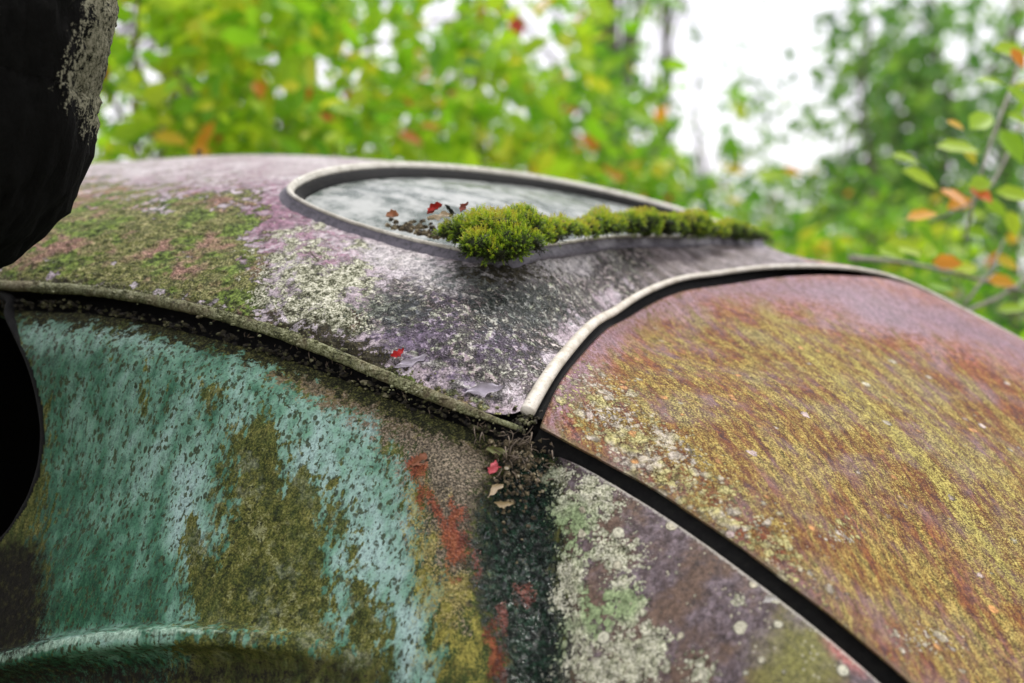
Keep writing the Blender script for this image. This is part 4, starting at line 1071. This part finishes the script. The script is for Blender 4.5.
plant('shrub', 'mid green shrub with an orange red leaf above the far window edge', 'shrub', SH, 590, 4.9, 1.95, (.46,.4,.55), 1348, 0.076, .50, .1, 0.032, .010, M_bright, M_stem,
      extra=[(590,145,4.3,26,.94,60),(615,178,4.3,24,.93,20),(570,110,4.3,18,.97,0)])
plant('shrub', 'deeper green shrub left of the white sky gap', 'shrub', SH, 655, 5.6, 1.95, (.36,.4,.75), 1213, 0.074, .36, .1, 0.023, .010, M_bright, M_stem, clip=gap_clip)
plant('shrub', 'sparse low shrub with a few yellow leaves inside the white sky gap', 'shrub', SH, 770, 4.6, 1.55, (.28,.3,.30), 174, 0.068, .62, .1, 0.113, .007, M_bright, M_stem,
      extra=[(740,115,4.6,26,.74,80),(735,170,4.6,22,.86,10),(770,178,4.6,34,.66,10),(792,172,4.6,20,.9,20),(735,200,4.6,20,.85,0)], spread=.12)
plant('shrub', 'low green shrub above the crest of the boot lid, right of the white gap', 'shrub', SH, 870, 5.0, 1.45, (.34,.4,.45), 1213, 0.074, .45, .1, 0.013, .009, M_bright, M_stem)
plant('shrub', 'low dark shrub at the right edge behind twigs', 'shrub', SH, 1010, 4.2, 1.2, (.38,.4,.42), 1213, 0.074, .30, .1, 0.013, .009, M_bright, M_stem)
near_leaves = []
for (a, b, s, t, an) in [(985,112,44,.60,-50),(1008,150,46,.55,70),(958,150,44,.66,10),(925,172,46,.68,5),(905,160,30,.64,20),(1015,45,44,.66,-10),(1016,60,26,.93,70),
    (1018,120,26,.62,30),(922,212,34,.90,-25),(946,206,36,.92,75),(962,200,34,.91,-30),(978,200,30,.96,60),(968,155,26,.84,60),(953,128,20,.88,50),(1015,195,40,.66,10),(995,210,30,.6,40),
    (948,262,32,.92,0),(968,260,34,.74,-40),(1008,262,28,.86,20),(1002,282,30,.9,10),(905,245,40,.70,0),(902,262,30,.68,60),(935,245,30,.62,-60),(985,180,34,.6,-20),(1012,225,30,.72,80),(890,255,30,.6,30),(925,235,26,.5,60),(975,235,30,.55,20),(1015,100,34,.6,60),(990,85,30,.62,20),(940,290,26,.5,20),(975,300,26,.5,40),(1012,310,30,.6,0)]:
    near_leaves.append((a, b, 2.15 + .12 * math.sin(a), s, t, an))
plant('sapling', 'nearest sapling at the right edge with green and bright orange leaves', 'sapling', None, 1075, 2.3, 1.75, (.14,.2,.45), 60, .055, .60, .08, .15, .008, M_bright, M_stem, extra=near_leaves, spread=.1, trunkpx=1060)
# bare branches by the right edge
parts = []
for pts, r_ in [([(850,258),(900,262),(950,272),(1000,285),(1060,300)], .0045), ([(925,345),(960,315),(1000,296),(1040,270)], .004), ([(895,290),(940,300),(990,330),(1040,350)], .003), ([(955,320),(968,300),(990,270),(1004,240)], .0025), ([(1030,100),(1000,170),(975,200),(930,222)], .003), ([(1035,20),(1010,90),(985,160),(965,240)], .0028)]:
    pp = catmull(np.array([P(a, b, 2.25 + .1 * math.sin(a * .05)) for a, b in pts]), 20); parts.append(tube(pp, np.linspace(r_, r_ * .6, 20), 6))
base_ = np.array([.98, 2.35, -.02])
for s_ in (0, 1, 2): parts.append(tube(catmull(np.array([base_, base_ + [0, -.02, .6], P([1060, 1040, 1040][s_], [300, 270, 350][s_], 2.28)]), 16), np.linspace(.011, .0045, 16), 6))
V_, f_ = join(parts)
tag(mesh_obj('bare_branch', V_, f_, plain('grey_dead_branch', (.26,.24,.20), .8, .4, 40)), 'grey leafless branches crossing behind the boot lid at the right edge', 'branch')

TG = 'woodland trees further back'
def far(label, px, d, zc, R, n, size, mu, r0, clip=gap_clip, trunkpx=None, mat_=None, aut=.0, spread=.3, toph=None):
    return plant('woodland_tree', label, 'tree', TG, px, d, zc, R, n, size, mu, .10, aut, r0, mat_ or M_dark, M_trunk, clip=clip, trunkpx=trunkpx, spread=spread, toph=toph or zc + R[2], wob=.04)
far('broad grey trunked tree left of the white sky gap', 600, 8.5, 3.2, (.9,.8,1.5), 1500, .085, .55, .085, trunkpx=608)
far('thin dark trunked tree right beside the broad grey trunk', 668, 9.5, 3.4, (.35,.5,1.6), 450, .085, .55, .04, trunkpx=655)
far('far tree behind the left shrubs with small bright gaps', 150, 10, 2.6, (1.0,1,1.8), 1600, .09, .55, .11, trunkpx=190)
far('far tree behind the shrub with the thin upright stem', 320, 12, 2.8, (1.2,1,2.0), 1700, .09, .6, .09, trunkpx=300)
far('far tree seen above the left half of the oval window', 450, 11, 2.5, (.9,1,1.6), 900, .09, .6, .07, trunkpx=470)
far('dense dark green tree bounding the white sky gap on its right', 885, 8, 2.2, (.36,.6,1.0), 2400, .12, .55, .04, trunkpx=925)
far('dense green tree behind the orange leaved sapling', 985, 9.5, 2.2, (.55,.6,1.2), 2000, .12, .6, .06, trunkpx=1010)
far('loose crowned tree whose twigs reach into the white sky gap from the left', 715, 11, 2.15, (.45,.5,1.0), 330, .12, .6, .03, clip=hole_clip, trunkpx=700)
far('small leaved tree standing in the lower part of the white sky gap', 785, 10, 1.75, (.42,.5,.45), 420, .10, .62, .025, clip=hole_clip, trunkpx=810, aut=.1)
far('slender tree in front of the dense dark green tree beside the gap', 860, 7.2, 2.0, (.22,.4,.8), 420, .09, .7, .02, clip=hole_clip, trunkpx=868)
far('far low tree under the white sky gap', 740, 16, 1.5, (1.0,.8,.75), 900, .09, .4, .06, clip=None)
far('distant tree closing the view low behind the right shrubs', 930, 18, 1.8, (2.2,1,1.6), 2600, .12, .4, .1, clip=gap_clip)
far('distant tree behind the leaning black tree', 60, 15, 2.4, (1.6,1,2.2), 1600, .11, .5, .1)
far('distant tree behind the middle shrubs', 560, 16, 2.2, (1.6,1,1.6), 2000, .11, .5, .1)
far('distant tree behind the left middle shrubs', 260, 20, 2.4, (2.2,1,2.0), 2000, .12, .5, .1)
# low growth on the forest floor
n = 9000
xx = rng.uniform(-9, 12, n); yy = 3.2 + rng.random(n) ** 1.3 * 20; zz = rng.random(n) ** 1.5 * .55
V, f, t = leaf_cloud(np.stack([xx, yy, zz], 1), np.array([0, -.3, 1]) + rng.normal(size=(n, 3)) * .5, rnd_dirs(n), .06 + .07 * rng.random(n), np.clip(.35 + .15 * rng.normal(size=n), 0, .85))
tag(mesh_obj('undergrowth', V, f, M_bright, None, {'tint': t}, smooth=False), 'low green undergrowth covering the forest floor', 'undergrowth', kind='stuff')

# ================================================================== LIGHT, CAMERA
w = bpy.data.worlds.new('World'); sc.world = w; w.use_nodes = True
nt = w.node_tree; bg = nt.nodes['Background']
sky = nt.nodes.new('ShaderNodeTexSky'); sky.sky_type = 'NISHITA'; sky.sun_disc = False
to_sun = unit(np.array([.30, .35, .90]))
el_ = math.asin(to_sun[2]); az = math.atan2(to_sun[0], to_sun[1])
sky.sun_elevation = el_; sky.sun_rotation = az
mx = nt.nodes.new('ShaderNodeMix'); mx.data_type = 'RGBA'; mx.inputs[0].default_value = .86
nt.links.new(sky.outputs[0], mx.inputs[6]); mx.inputs[7].default_value = (8.8, 8.45, 8.9, 1)
nt.links.new(mx.outputs[2], bg.inputs[0]); bg.inputs[1].default_value = .1
sl = bpy.data.lights.new('sun', 'SUN'); sl.energy = 1.5; sl.angle = math.radians(12); sl.color = (1, .97, .92)
so = bpy.data.objects.new('sun', sl); COL.objects.link(so)
so.rotation_euler = Vector((-to_sun[0], -to_sun[1], -to_sun[2])).to_track_quat('-Z', 'Y').to_euler()
cd = bpy.data.cameras.new('camera'); cd.lens = 50; cd.sensor_width = 36; cd.clip_end = 1000; cd.clip_start = .02
cd.dof.use_dof = True; cd.dof.focus_distance = 1.2; cd.dof.aperture_fstop = 3.6
co = bpy.data.objects.new('camera', cd); COL.objects.link(co); co.location = CAM; co.rotation_euler = (math.radians(90) - PITCH, 0, 0); sc.camera = co
sc.view_settings.view_transform = 'Standard'; sc.view_settings.look = 'None'; sc.view_settings.exposure = 0.84; sc.view_settings.gamma = 1
sc.cycles.max_bounces = 6; sc.cycles.transparent_max_bounces = 8; sc.cycles.use_denoising = True
try: sc.cycles.sample_clamp_indirect = 6
except Exception: pass
